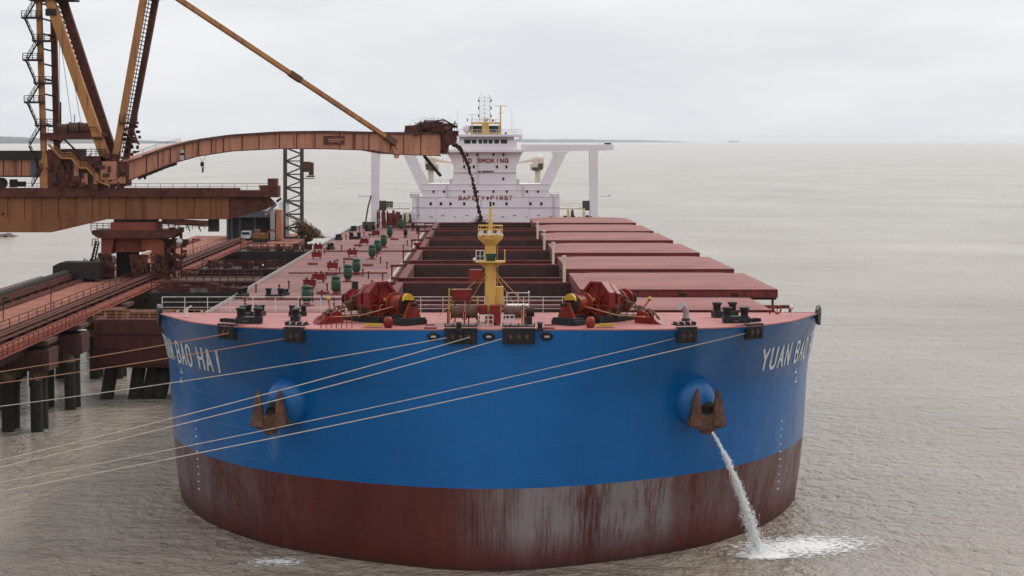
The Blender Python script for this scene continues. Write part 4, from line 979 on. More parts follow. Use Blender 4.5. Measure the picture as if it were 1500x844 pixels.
# top house with yellow frame, radar and signal masts
for a_, c_ in ((689, 706), (716.5, 733)):
    wall(a_, c_, 184.5, 197.4, 4, 'top_house', 'glass', yo=2)
wall(706.1, 716.4, 184.6, 197.4, 3.8, 'top_house', 'white', yo=2.2)
b = MB()
for px in (691.5, 707.5, 714.5, 731): b.tube([(ax(px), ya + 1.2, az(197.5)), (ax(px), ya + 1.2, az(181))], .28 if 700 < px < 720 else .14, 8)
b.bar((ax(690), ya + 1.2, az(181)), (ax(733), ya + 1.2, az(181)), .35, .45); b.bar((ax(690), ya + 1.2, az(196)), (ax(733), ya + 1.2, az(196)), .18, .25); b.box((ax(711), ya + 1.2, az(189)), (.75, .6, 2.6)); b.rail([(ax(690), ya + 1, az(180.5)), (ax(733), ya + 1, az(180.5))], .9, 1.2, .04, 2)
b.build('yellow_frame', 'mast', ac)
b = MB()
for px in (702, 709.5, 718): b.tube([(ax(px), ya + 3, az(180)), (ax(px), ya + 3, az(141))], .09, 6)
for k, py in enumerate((143, 149, 155, 161, 167, 173)): b.bar((ax(701), ya + 3, az(py)), (ax(719.5), ya + 3, az(py)), .08); b.bar((ax(702), ya + 3, az(py)), (ax(709.5), ya + 3, az(py + 6)), .07); b.bar((ax(718), ya + 3, az(py)), (ax(709.5), ya + 3, az(py + 6)), .07)
b.tube([(ax(705), ya + 3, az(141)), (ax(704), ya + 3, az(134))], .06, 6); b.tube([(ax(714), ya + 3, az(143)), (ax(717), ya + 3, az(138))], .06, 6); b.build('signal_mast', 'rail', ac)
b = MB()
for py in (147.5, 158.5, 170):
    for px in (701, 719.5): b.box((ax(px), ya + 2.8, az(py)), (.3, .3, .55))
b.build('navigation_light', 'black', ac)
b = MB(); b.tube([(ax(733.5), ya + 3, az(197)), (ax(733.5), ya + 3, az(155.5))], .16, 8); b.bar((ax(723.5), ya + 3, az(155.3)), (ax(743.5), ya + 3, az(155.3)), .14); b.bar((ax(730), ya + 3, az(166)), (ax(737), ya + 3, az(166)), .12); b.build('radar_mast', 'mast', ac)
b = MB(); b.tube([(ax(691.5), ya + 3, az(181)), (ax(691.5), ya + 3, az(170))], .1, 8); b.bar((ax(686), ya + 3, az(168)), (ax(698), ya + 3, az(168)), .12); b.build('radar_mast', 'rail', ac)
b = MB(); b.sphere((ax(712), ya + 2.5, az(175)), .7); b.build('satellite_dome', 'rail', ac)
b = MB(); b.sphere((ax(684), ya + 3, az(189)), 1.1); b.tube([(ax(684), ya + 3, az(197)), (ax(684), ya + 3, az(192))], .3, 8); b.build('satellite_dome', 'rail', ac)
b = MB(); b.box((ax(722), ya + 2.5, az(177)), (.5, .4, .5)); b.box((ax(684.5), ya + 2.5, az(176)), (.25, .25, .8)); b.box((ax(741), ya + 2.5, az(195.5)), (.5, .4, .5)); b.bar((ax(741), ya + 2.5, az(195.5)), (ax(741), ya + 2.5, az(198)), .1); b.build('signal_lamp', 'black', ac)
for px, py in ((670, 160), (750, 160), (752, 178), (758, 185)):
    b = MB(); b.tube([(ax(px), ya + 4, az(198)), (ax(px), ya + 4, az(py))], .045, 6); b.build('whip_antenna', 'rail', ac)
# funnel-top box behind (tan block left of house)
b = MB(); b.box((ax(565), ya + 10, az(302)), (2.6, 2, 1.6)); b.build('stern_winch', 'tower', ac)
b = MB(); x = ax(537); b.tube([(x, ya - 8, MAIN), (x + .8, ya - 8, MAIN + 5), (x + 1.6, ya - 8, MAIN + 8)], .18, 8); b.box((x + 1, ya - 8, MAIN + .8), (3, 1.4, 1.6)); b.build('deck_davit', 'tower', ship)
b = MB(); x = ax(597); b.box((x, ya - 1.2, az(318)), (1.9, 1.4, 1.5)); b.build('gear_locker', 'dark', ship); b = MB(); b.box((x, ya - 1.2, az(312.6)), (2.2, 1.6, .5)); b.build('gear_locker_roof', 'rail', ship)
# portholes and windows on the front, set proud
def port(px, py, w=.55, h=.75, yo=0, m='glass'):
    b = MB(); b.box((ax(px), ya + yo - .01, az(py)), (w, .16, h)); o = b.build('porthole', m, ac)
for px in (631, 646, 660, 680, 723, 742, 777, 793): port(px, 299, yo=0)
for px in (635, 650.5, 680, 699.5, 723, 742.5, 772, 788): port(px, 281, .5, .65, yo=.13)
for px in (684.5, 699, 723, 737.5): port(px, 227, .5, .75, yo=.27)
for px in (694, 728, 742, 680): port(px, 245, .5, .75, yo=.27)
port(737.5, 262.5, .45, .65, yo=.27)
for k in range(12): port(614 + k * 17.5, 316 + (k % 2) * 2, .8 if k % 3 else .4, .28, m='alum')
b = MB(); b.box((ax(712.3), ya + .25, az(275.5)), (1.4, .14, .75)); b.build('name_board', 'letter_k', ac)
def plane_text(txt, px0, px1, py0, py1, thick, m, yo):
    h = az(py0) - az(py1); n = len(txt); W = ax(px1) - ax(px0)
    adv_n = sum(.72 if c == ' ' else 1 for c in txt); adv = W / (adv_n - .4); w = adv * .6; g = adv * .4
    bb, _ = text_mesh(txt, h, w, g, thick, lambda x, z, k: Vector((ax(px0) + x, ya + yo - .03 - .05 * k, az(py1) + z)), 1)
    bb.build('lettering', m, ac)
plane_text('NO', 678.8, 690, 233.3, 238.7, .26, 'letter_r', .27); plane_text('SMOKING', 700, 744, 233.3, 238.7, .26, 'letter_r', .27)
plane_text('SAFETY+FIRST', 672, 750, 287.8, 293.2, .26, 'letter_r', 0)
plane_text('NO 9806079', 700.5, 722.5, 251, 253.4, .12, 'letter_k', .27)
for px0, px1, py, yo in ((602.5, 820.5, 289, 0), (618, 804.5, 270.6, .15), (603, 820, 305, .02), (666, 756, 253.8, .27), (618.7, 804, 279.2, .15)):
    b = MB(); b.box(((ax(px0) + ax(px1)) / 2, ya + yo - .04, az(py) + .02), (ax(px1) - ax(px0), .16, .12)); b.build('deck_ledge', 'alum' if yo in (.02, .27) else 'white', ac)
for px, a_, c_ in ((766, 289, 270.6), (655, 289, 270.6), (700, 270, 224), (612, 321, 289), (811, 321, 289)):
    b = MB()
    for dx in (-.2, .2): b.bar((ax(px) + dx, ya - .15, az(a_)), (ax(px) + dx, ya - .15, az(c_)), .05)
    n = int((az(c_) - az(a_)) / .4)
    for i in range(n): b.bar((ax(px) - .2, ya - .15, az(a_) + .4 * i), (ax(px) + .2, ya - .15, az(a_) + .4 * i), .04)
    b.build('wall_ladder', 'alum', ac)
# low dark breakwater in front of the house
b = MB(); b.box((ax(712), ya - 6, MAIN + 1.25), (50, .25, .3)); 
for i in range(26): b.box((ax(712) - 25 + 2 * i, ya - 6, MAIN + .6), (.15, .15, 1.2))
b.box((ax(712), ya - 6.2, MAIN + .35), (50, .2, .7)); b.build('house_rail', 'coam', ship)
# ore on the hold bottoms where loading
b = MB()
vs = []; n = 20
y0, y1 = 389 + CY0 + .3, 420 + CY0 - .3
for i in range(n + 1):
    for j in range(n + 1):
        x = -OW + .1 + (2 * OW - .2) * i / n; y = y0 + (y1 - y0) * j / n; d = math.hypot((x + .5) , (y - (y0 + y1) / 2)); vs.append((x, y, 14 - d * .6 + random.uniform(-.15, .15)))
b.add(vs, [(i * (n + 1) + j, (i + 1) * (n + 1) + j, (i + 1) * (n + 1) + j + 1, i * (n + 1) + j + 1) for i in range(n) for j in range(n)], True)
o = b.build('ore_cargo', 'ore'); o.matrix_world = Matrix.Rotation(R(-.302), 4, 'X'); tag(o, 'dark ore heaped inside the aftmost open hatch', 'ore', kind='stuff')

# ================================================================== water jet, foam
src = GZ(1037, 629, 165.0); 
SM = Matrix.Rotation(R(-.302), 4, 'X')
src = SM @ (qR + Vector((.45, -1.15, -1.9)))
tgt = G(1112, 812, 0)
rnd = random.Random(21)
b = MB(); NP = 26
def jet(t): return Vector((src.x + (tgt.x - src.x) * t, src.y + (tgt.y - src.y) * t, src.z + (0 - src.z) * (t * .62 + t * t * .38)))
jr = [.12 + .42 * (i / NP) for i in range(NP + 1)]
core = [jet(i / NP) for i in range(NP + 1)]
for k in range(5):
    off = [Vector((rnd.uniform(-1, 1), rnd.uniform(-1, 1), 0)) * (.03 + .26 * i / NP) for i in range(NP + 1)]
    b.tube([c + o_ for c, o_ in zip(core, off)], [r_ * rnd.uniform(.15, .40) * (1.15 - .9 * i_ / NP) for i_, r_ in enumerate(jr)], 7)
jm = foam_mat('jet_water', (.86, .87, .87), .42, .66, (1.5, 1.5, .5), 2.4)
for i in range(13000):
    t = rnd.random() ** .75; c = jet(t); sp_ = (.10 + .55 * t ** 1.2) * (.8 + .35 * math.sin(t * 31 + 1.3) * math.sin(t * 57))
    p = c + Vector((rnd.gauss(0, sp_ * .55), rnd.gauss(0, sp_ * .55), rnd.gauss(0, sp_ * .5))); r_ = rnd.uniform(.008, .028) * (1 + .6 * t)
    if p.z < .02: continue
    d = Vector((rnd.uniform(-.3, .3), rnd.uniform(-.3, .3), -1)).normalized() * r_ * 2.2
    b.add([p + d, p - d, p + Vector((r_, 0, 0)), p + Vector((-r_ * .5, r_ * .86, 0)), p + Vector((-r_ * .5, -r_ * .86, 0))], [(0, 2, 3), (0, 3, 4), (0, 4, 2), (1, 3, 2), (1, 4, 3), (1, 2, 4)])
for i in range(3500):
    p = tgt + Vector((abs(rnd.gauss(0, 1.1)) - .9, rnd.gauss(0, .9), abs(rnd.gauss(0, .32)))); r_ = rnd.uniform(.012, .05)
    b.add([p + Vector((0, 0, r_)), p + Vector((r_, 0, 0)), p + Vector((-r_ * .5, r_ * .86, 0)), p + Vector((-r_ * .5, -r_ * .86, 0))], [(0, 1, 2), (0, 2, 3), (0, 3, 1), (1, 3, 2)])
o = b.build('water_jet', 'spray'); tag(o, 'white water pouring from below the right hand anchor into the sea', 'water jet')

def foam(cx, cy, rx, ry, rz, name, label, peak=.62, seed=0, z=.05, n=26, comet=False):
    vs = []; dens = []
    for i in range(n + 1):
        for j in range(n + 1):
            u, v = -1 + 2 * i / n, -1 + 2 * j / n
            vs.append((u * rx, v * ry, z)); d = math.hypot(u, v)
            if comet: d = math.hypot(u, v * (1.0 - .0 * u)); pk = peak * (1 - .35 * (u + 1) / 2)
            else: pk = peak
            dens.append(pk * max(0, 1 - d) ** .8 if d < 1 else -1)
    b = MB(); b.add(vs, [(i * (n + 1) + j, (i + 1) * (n + 1) + j, (i + 1) * (n + 1) + j + 1, i * (n + 1) + j + 1) for i in range(n) for j in range(n)], True)
    o = b.build(name, 'foam'); a = o.data.attributes.new('dens', 'FLOAT', 'POINT'); a.data.foreach_set('value', dens)
    o.location = (cx, cy, 0); o.rotation_euler = (0, 0, rz); tag(o, label, 'foam', kind='stuff')
f1 = G(1165, 803, 0); foam(f1.x + .8, f1.y + .5, 9.5, 6.0, R(24), 'foam', 'bright white churned foam where the water jet hits the sea', .62)
f2 = G(1120, 815, 0); foam(f2.x, f2.y, 3.2, 2.2, R(10), 'foam', 'dense white splash at the foot of the water jet', .95, z=.09)
f3 = G(405, 824, 0); foam(f3.x, f3.y, 4.2, 2.6, R(8), 'foam', 'small pale foam patch beside the left of the bow', .5)

# ================================================================== mooring lines
HS = SM
def line(pxs, pys, Z0, E, m, label, sag=.8, r=.034):
    A = GZ(pxs, pys, Z0)
    E = Vector(E); n = 28; pts = []
    for i in range(n + 1):
        t = i / n; p = A.lerp(E, t); p.z -= sag * 4 * t * (1 - t); pts.append(p)
    b = MB(); b.tube(pts, r, 8); o = b.build('mooring_line', m); tag(o, label, 'rope', 'ropes from the bow to the pier'); return o
def onpier(px_at, py_at, xw):       # end point: on the ray through the picture point, where x = xw
    Z = (xw - CX) * F / (px_at - 706); return GZ(px_at, py_at, Z)
line(334, 489, 160.5, onpier(-300, 586, -59), 'rope_o', 'orange rope from the leftmost fairlead of the bow, highest of the ropes on the left', .3)
line(430, 494, 158.6, onpier(-300, 598, -59), 'rope_o', 'orange rope from the second fairlead, just below the highest rope', .4)
line(668, 493, 157.0, onpier(-380, 639, -59), 'rope', 'pale rope from the left centre fairlead that crosses just under the left name', .6)
line(690, 494, 156.9, onpier(-700, 826, -59), 'rope', 'pale rope from the centre fairlead passing over the left bolster', .8)
line(735, 497, 156.9, onpier(-700, 833, -59), 'rope', 'pale rope passing across the left anchor, lower of the close pair', .8)
line(1002, 493, 159.0, onpier(-700, 832, -59), 'rope', 'thin pale rope from the right fairlead, running under the left anchor', .8, .027)
line(1092, 489, 160.6, onpier(-700, 845, -59), 'rope', 'lowest pale rope, from the rightmost fairlead of the bow', .8)

# ================================================================== PIER
PY0, PY1 = -62.0, 318.0
def piers():
    r = empty('pier'); tag(r, 'long ore loading pier on concrete piles covered in red dust, left of the ship', 'pier')
    zt = 12.0
    yl = PY1 - PY0; ym = (PY0 + PY1) / 2
    b = MB(); b.box((-65, ym, zt - .4), (16, yl, .8)); b.build('pier_deck', 'oredeck', r)
    b = MB()
    for i in range(44):
        y = PY0 + 3 + i * (yl - 6) / 43; b.box((-65, y, zt - 1.3), (15.4, .9, 1.0))
    b.box((-57.4, ym, zt - 1.6), (.7, yl, 1.6)); b.box((-72.4, ym, zt - 1.5), (.7, yl, 1.4)); b.build('pier_beam', 'concrete', r)
    # big crossheads with ribs
    n = 0
    for y in [-22, 12, 46, 77, 96, 129, 162, 195, 228, 261, 294]:
        if y < PY0 + 5 or y > PY1 - 5: continue
        b = MB(); b.box((-63.4, y, zt - 3.1), (18.6, 5.0, 2.6)); b.box((-56.2, y, zt - .9), (4.0, 5.4, .5))
        for i in range(13): b.box((-72 + i * 1.42, y - 2.62, zt - 3.1), (.45, .25, 2.2))
        b.build('pile_cap', 'concrete', r)
        for x in (-71, -64.5, -59.4, -56.0):
            for dy in (-1.4, 1.4):
                b = MB(); k = .06 if x < -60 else (-.10 if x > -57 else .0)
                b.tube([(x - 3 * k, y + dy, -4), (x, y + dy, zt - 4.4)], .78, 16); b.tube([(x - .2 * k, y + dy, 5.6), (x, y + dy, zt - 4.4)], .84, 16); pl = b.build('pile', 'pile', r); b = MB(); b.tube([(x - .1 * k, y + dy, 6.4), (x, y + dy, zt - 4.35)], .87, 16); b.build('pile_collar', 'sleeve', pl)
    return r
pier = piers(); zt = 12.0
# conveyor, rails, cable tray, handrails on the pier
r = empty('conveyor'); tag(r, 'dark covered belt conveyor with handrail along the far side of the pier', 'conveyor')
b = MB(); yl = 262; y_ = -60 + yl / 2
b.box((-71.2, y_, 13.0), (1.6, yl, .9)); b.build('belt_trough', 'dred', r)
b = MB(); b.tube([(-71.2, -60, 13.6), (-71.2, 202, 13.6)], .55, 14); b.build('belt_cover', 'dark', r)
for i in range(45): b = MB(); b.box((-71.2, -59 + i * 5.8, 12.3), (1.9, .2, .6)); b.build('conveyor_leg', 'dred', r)
b = MB(); b.rail([(-72.6, -60, 12.0), (-72.6, 150, 12.0)], 1.9, 2.6, .06, 3); b.build('handrail', 'dred', r)
for k, (x, lab) in enumerate(((-69.0, 'outer crane rail set on the red pier deck'), (-60.4, 'crane rail on the red pier deck nearest the ship'))):
    b = MB(); b.box((x, 118, 12.2), (.9, 356, .4)); b.box((x, 118, 12.5), (.16, 356, .22)); o = b.build('crane_rail', 'dred'); tag(o, lab, 'rail')
def tray(x, z, w, h, y0, y1, name, lab, m='dred', n=1):
    r = empty(name); tag(r, lab, 'cable tray')
    b = MB()
    for i in range(n): b.tube([(x + i * .38, y0, z + .1 * (i % 2)), (x + i * .38, y1, z + .1 * (i % 2))], .13, 8)
    b.build('pipe', m, r)
    b = MB(); b.box((x + n * .19 - .19, (y0 + y1) / 2, z - .3), (w, y1 - y0, .12)); k = int((y1 - y0) / 6)
    for i in range(k): b.box((x + n * .19 - .19, y0 + 3 + i * 6, (z + zt) / 2 - .2), (w * .8, .2, abs(z - zt) + .1))
    b.build('tray_support', m, r)
tray(-58.6, 12.9, 2.2, .3, -60, 290, 'pipe_rack', 'rack of four rusty pipes along the pier edge nearest the ship', 'dred', 4)
tray(-56.2, 12.0, 1.6, .3, -20, 300, 'pipe_rack', 'lower outer rack of rusty pipes hung along the ship side of the pier', 'bred', 3)
b = MB(); b.rail([(-61.6, -55, 12), (-61.6, 290, 12)], 1.1, 5, .05, 2); o = b.build('handrail', 'dred'); tag(o, 'low rusty handrail in the middle of the red pier deck', 'railing')
b = MB(); b.rail([(-54.9, -40, 11.6), (-54.9, 100, 11.6)], 1.3, 2.5, .06, 3); b.box((-55.6, 30, 11.5), (1.6, 140, .15)); o = b.build('catwalk', 'bred'); tag(o, 'rusty catwalk with handrail hung on the ship side of the pier', 'catwalk')
# lamp posts
lp = empty('lamp_post', (-63, 40, 12)); b = MB(); b.tube([(0, 0, 0), (0, 0, 3.2)], .07, 8); b.build('post', 'dark', lp); b = MB(); b.box((.2, 0, 3.2), (.7, .3, .25)); b.build('lamp_head', 'dark', lp)
ps = [(-63, 40), (-63.5, 64), (-64.2, 92), (-62, 110), (-63, 20), (-61.8, 190), (-61.8, 215), (-61.8, 240)]
desc = ['second from the near end', 'third from the near end', 'fourth from the near end', 'nearest before the crane gate', 'closest to the camera', 'first behind the crane gate', 'second behind the crane gate', 'farthest along the pier']
for i, (x, y) in enumerate(ps):
    o = lp if i == 0 else copy_tree(lp); o.location = (x, y, 12); tag(o, 'thin dark post with small lamp on red pier deck, ' + desc[i], 'lamp post', 'posts along the pier deck')
# hook bollard for the lines
hb = empty('quay_bollard', (-58.9, 40, 12)); b = MB(); b.lathe((0, 0, 0), [(.5, 0), (.35, .2), (.35, .8), (.55, .95), (.5, 1.15), (.1, 1.2)], 18); b.build('bollard_head', 'dark', hb); b = MB(); b.box((0, 0, .05), (1.6, 1.4, .1)); b.build('bollard_plate', 'dred', hb)
tag(hb, 'squat dark bollard at the pier edge beside the near railing', 'bollard')

# ---- berthing dolphin beside the bow
r = empty('berthing_dolphin'); tag(r, 'dark red fender caisson on raking piles between pier and bow', 'dolphin')
zb_ = 4.6; D0 = (-54.5, -39.0); yd = (103, 112)
b = MB(); b.box((sum(D0) / 2, sum(yd) / 2, (zb_ + 11.3) / 2), (D0[1] - D0[0], yd[1] - yd[0], 11.3 - zb_)); b.build('caisson', 'dcaisson', r, bevel=.1)
b = MB()
for i in range(7): b.box((D0[0] + 1 + i * 2.2, yd[0] - .12, 8), (.18, .24, 6.2))
for z in (5.2, 7.3, 9.4): b.box((sum(D0) / 2, yd[0] - .1, z), (D0[1] - D0[0] - .1, .2, .2))
b.build('caisson_rib', 'dcaisson', r)
for (x0, x1) in ((-52.5, -50), (-46.5, -48.2), (-44.8, -46.6), (-41, -43.6), (-48.6, -50.6), (-40, -42)):
    b = MB(); b.tube([(x1 if x0 > -47 else x0 - 1.2, yd[0] + 2.0, -4), (x0 if x0 <= -47 else x0, yd[0] + 3.0, zb_ + .2)], .95, 16); b.build('raking_pile', 'pile', r)
b = MB(); b.rail([(D0[0], yd[0] + .2, 11.3), (D0[1], yd[0] + .2, 11.3)], 1.3, 1.6, .06, 3); b.build('handrail', 'ochre', r)
b = MB(); b.box((-47, 107, 11.7), (6, 3, .8)); b.box((-52, 107, 11.9), (2, 4, 1.2)); b.cyl((-42.5, 106.5, 12.0), (0, 0, 1), .5, 1.4); b.build('hook_unit', 'dred', r)
b = MB(); b.cyl((-38.2, 107.5, 8.2), (1, 0, 0), 1.5, 1.6, 20); b.build('fender', 'dark', r)
# more distant dolphins (dark, between pier and ship)
for i, (y0, lab) in enumerate(((150, 'dark steel dolphin on legs beside the ship, first beyond the caisson'), (205, 'dark steel dolphin on legs beside the ship, behind the crane gate'), (262, 'dark steel dolphin on legs beside the ship, farthest from the camera'))):
    r = empty('breasting_dolphin'); tag(r, lab, 'dolphin', 'dolphins between the pier and the ship')
    b = MB(); b.box((-45.5, y0, 10.2), (18, 9, 2.8)); b.build('platform', 'dark', r)
    for x in (-52, -45, -38.5):
        for dy in (-3, 3): b = MB(); b.tube([(x, y0 + dy, -4), (x, y0 + dy, 9)], .8, 12); b.build('dolphin_leg', 'pile', r)
    b = MB(); b.rail([(-54, y0 - 4.3, 11.6), (-37, y0 - 4.3, 11.6)], 1.6, 1.5, .07, 3); b.build('handrail', 'dred', r)
    b = MB(); b.box((-37.0, y0 - 4.6, 6), (2.6, .6, 9)); b.cyl((-35.6, y0, 9), (1, 0, 0), 1.3, 2); b.build('fender', 'dark', r)
    b = MB(); rr_ = random.Random(y0)
    for k in range(22): w_ = rr_.uniform(.3, 1.6); h_ = rr_.uniform(.3, 1.5); b.box((rr_.uniform(-53, -38.5), y0 + rr_.uniform(-3.8, 3.4), 11.6 + h_ / 2), (w_, rr_.uniform(.4, 1.6), h_))
    for k in range(14): x_ = rr_.uniform(-53, -38.5); b.bar((x_, y0 - 4, 11.6), (x_ + rr_.uniform(-1.5, 1.5), y0 - 4, 13.4), .12)
    b.build('mooring_machinery', 'dred', r)
    b = MB()
    for k in range(16): b.box((-53.6 + k * 1.05, y0 - 4.6, 10), (.18, .25, 2.4))
    b.build('platform_rib', 'dark', r)
# side platform block visible to the right of the gate
r = empty('transfer_house'); tag(r, 'dark red service house with gallery under the right end of the crane bridge', 'building')
b = MB(); b.box((-47, 175, 9.2), (15, 9, 4.4)); b.build('house_body', 'dred', r); b = MB(); b.box((-47, 175, 11.5), (17, 11, .3)); b.build('house_roof', 'concrete', r)
b = MB(); b.rail([(-55, 169.8, 11.6), (-39, 169.8, 11.6)], 2.0, 1.5, .1, 3); b.build('gallery_rail', 'dred', r)
b = MB()
for x in (-53, -41):
    for dy in (-3, 3): b.tube([(x, 175 + dy, -4), (x, 175 + dy, 7)], .7, 12)
b.build('house_leg', 'pile', r)
# dark box off the far side of the pier
r = empty('mooring_barge_box'); r.name = 'water_tank'; tag(r, 'dark red flat topped tank on a post beyond the pier handrail', 'tank')
Zt = 322
b = MB(); p0 = GZ(82, 408, Zt); p1 = GZ(150, 384, Zt); b.prism([(p0.x, p0.z), (p1.x, p0.z), (p1.x, p1.z), (p0.x + 1.2, p1.z), (p0.x, p1.z - .6)], (0, p0.y, 0), (1, 0, 0), (0, 0, 1), (0, 1, 0), 5); b.build('tank_shell', 'dark', r)
b = MB(); b.tube([(p0.x + 2, p0.y, -4), (p0.x + 2, p0.y, p0.z + .1)], .7, 12); b.tube([(p1.x - 2, p0.y, -4), (p1.x - 2, p0.y, p0.z + .1)], .7, 12); b.build('tank_leg', 'pile', r)

# ================================================================== crane bridge (girder) with gate tower
ZG = 330.0; kg = ZG / F
def gx(px): return CX + (px - 706) * kg
def gz(py): return CZ - (py - 206.5) * kg
yg = ZG + CY0
r = empty('crane_bridge'); tag(r, 'long ochre box girder spanning from the left edge over the pier gate', 'bridge girder')
b = MB(); poly = [(-520, 287), (340, 287), (338, 321), (160, 321), (80, 340), (-520, 340)]
b.prism([(gx(p[0]), gz(p[1])) for p in [(-520, 287), (338, 287), (338, 321), (160, 321), (80, 340), (-520, 340)]], (0, yg, 0), (1, 0, 0), (0, 0, 1), (0, 1, 0), 5); b.build('box_girder', 'girder', r)
b = MB(); b.prism([(gx(p[0]), gz(p[1])) for p in [(338.1, 288), (392, 289), (404, 300), (388, 308), (338.1, 320.9)]], (0, yg, 0), (1, 0, 0), (0, 0, 1), (0, 1, 0), 4.8); b.build('girder_nose', 'dred', r)
b = MB(); b.box(((gx(-520) + gx(385)) / 2, yg, gz(283)), (gx(385) - gx(-520), 6.4, .9)); b.box(((gx(-520) + gx(355)) / 2, yg - 2.8, gz(277.5)), (gx(355) - gx(-520), .5, .55)); b.box(((gx(-520) + gx(400)) / 2, yg - 3.0, gz(287)), (gx(400) - gx(-520), .6, .25)); b.build('top_flange', 'dred', r)
b = MB()
for i in range(34):
    x = gx(-500 + i * 24.6); b.box((x, yg - 2.54, (gz(289) + gz(320)) / 2), (.07, .08, gz(289) - gz(320)))
    b.bar((x, yg - 2.5, gz(292)), (x + .5, yg - 3.2, gz(285)), .12)
b.build('stiffener', 'dred', r)
b = MB(); b.rail([(gx(-500), yg + 3.1, gz(279)), (gx(395), yg + 3.1, gz(279))], 1.1, 2.2, .035, 2); b.build('handrail', 'dred', r)
b = MB(); b.box((gx(400), yg, gz(272)), (1.6, 3, 2.4)); b.box((gx(396), yg, gz(281)), (3.2, 4, 2)); b.box((gx(386), yg, gz(274)), (1.2, 2, .5)); b.bar((gx(405), yg, gz(296)), (gx(412), yg, gz(291)), .4); b.build('end_machinery', 'dred', r, bevel=.06)
b = MB(); b.bar((gx(387), yg + 1, gz(316)), (gx(404), yg + 1, gz(300)), .5, .5); b.build('end_ladder', 'pale', r)
plane_b = MB()
# faint stencil marks on the far left of the girder
for i in range(2): plane_b.box((gx(4 + i * 6), yg - 2.53, gz(313)), (.35, .06, .5))
plane_b.build('stencil_mark', 'dark', r)
# gate tower
r = empty('gate_tower'); tag(r, 'rusty red portal tower on wheels standing on the pier under the crane bridge', 'portal')
def gp(pts, dep, yo, name, m, bev=0): b = MB(); b.prism([(gx(p[0]), gz(p[1])) for p in pts], (0, yg + yo, 0), (1, 0, 0), (0, 0, 1), (0, 1, 0), dep); return b.build(name, m, r, bevel=bev)
gp([(166, 325.5), (234, 325.5), (234, 337), (166, 337)], 5.5, 0, 'slew_ring', 'bred')
gp([(170, 321.2), (230, 321.2), (230, 325.4), (170, 325.4)], 4.0, 0, 'ring_bearing', 'dark')
gp([(140, 337.1), (262, 337.1), (264, 341), (258, 348), (150, 348), (141, 342)], 7.5, 0, 'top_platform', 'dred')
gp([(153, 348.1), (172, 348.1), (168, 372), (153, 372)], 6, 0, 'portal_leg', 'bred', .1)
gp([(172.1, 348.1), (212, 348.1), (212, 369), (172, 369)], 4.5, .6, 'portal_beam', 'bred')
gp([(212.1, 348.1), (236, 348.1), (245, 354), (244, 392), (236, 392), (226, 366), (212.1, 366)], 6, 0, 'portal_leg', 'bred', .1)
for (a_, c_) in ((146, 170), (198, 222), (226, 250)):
    b = MB(); rr_ = random.Random(a_)
    b.box((gx((a_ + c_) / 2), yg - 2, gz(396)), (gx(c_) - gx(a_) - .3, 3, 2.6)); b.box((gx((a_ + c_) / 2), yg - 2, gz(380)), (gx(c_) - gx(a_) - 1.2, 2.6, 1.6))
    for k in range(48): b.box((gx(a_ + rr_.random() * (c_ - a_)), yg - 3.7 - rr_.random() * .3, gz(372 + rr_.random() * 34)), (rr_.uniform(.15, .8), rr_.uniform(.3, .9), rr_.uniform(.12, .8)))
    for k in (0, 1): b.cyl((gx(a_ + 5 + k * (c_ - a_ - 10)), yg - 3.4, 13.0), (0, 1, 0), .7, .5, 18)
    b.build('bogie', 'dred', r)
b = MB(); b.box((gx(184), yg + 2, gz(390)), (4.0, .3, 4.6)); b.build('portal_shade', 'dark', r)  # dark sheet that paints the shade inside the portal opening
b = MB(); b.rail([(gx(140), yg - 3.9, gz(337)), (gx(166), yg - 3.9, gz(337))], 1.3, 1, .06, 3); b.rail([(gx(234), yg - 3.9, gz(337)), (gx(262), yg - 3.9, gz(337))], 1.3, 1, .06, 3)
b.rail([(gx(141), yg - 3.5, gz(360)), (gx(150), yg - 3.5, gz(360))], 1.3, .6, .06, 3); b.build('handrail', 'dred', r)
b = MB(); b.bar((gx(137), yg - 3, gz(392)), (gx(146), yg - 3, gz(352)), .35); b.bar((gx(141), yg - 3, gz(394)), (gx(150), yg - 3, gz(354)), .25)
for k in range(10): t = k / 9; b.bar((gx(137 + 9 * t), yg - 3, gz(392 - 40 * t)), (gx(141 + 9 * t), yg - 3, gz(394 - 40 * t)), .12)
for k in range(2): b.tube([(gx(128 + k * 9), yg - 3.5, 12), (gx(127 + k * 9), yg - 3.5, 14.3), (gx(130 + k * 9), yg - 3.5, 15.6), (gx(134 + k * 9), yg - 3.5, 15.2)], .12, 8)
b.build('ladder', 'dark', r)
b = MB(); rr_ = random.Random(5)
for k in range(46): b.box((gx(246 + rr_.random() * 26), yg - 2.5 + rr_.random() * 3, gz(336 + rr_.random() * 66)), (rr_.uniform(.2, 1.1), rr_.uniform(.3, 1), rr_.uniform(.2, 1.3)))
for px in (248, 258, 268): b.bar((gx(px), yg - 1.5, 12), (gx(px), yg - 1.5, gz(338)), .3)
b.build('service_rack', 'dred', r)
b = MB(); b.sphere((gx(267), yg - 3, gz(353)), .55); b.build('flood_lamp', 'pale', r)
# conveyor gallery right of the gate (tan sloped girder)
r = empty('side_gallery'); tag(r, 'short tan gallery girder sticking out right of the gate top', 'gallery')
b = MB(); b.bar((gx(236), yg + 1, gz(325)), (gx(312), yg + 1, gz(329)), 1.2, 1.0); b.build('gallery_beam', 'boomp', r)
b = MB(); b.box((gx(312), yg + 1, gz(331)), (1.8, 1.4, 2.2)); 
for px in (244, 258, 272, 288): b.bar((gx(px), yg + 1, gz(328)), (gx(px + 5), yg + 1, gz(340)), .18)
b.rail([(gx(255), yg, gz(338)), (gx(300), yg, gz(336))], .9, 1.2, .05, 2); b.build('gallery_gear', 'tower', r)

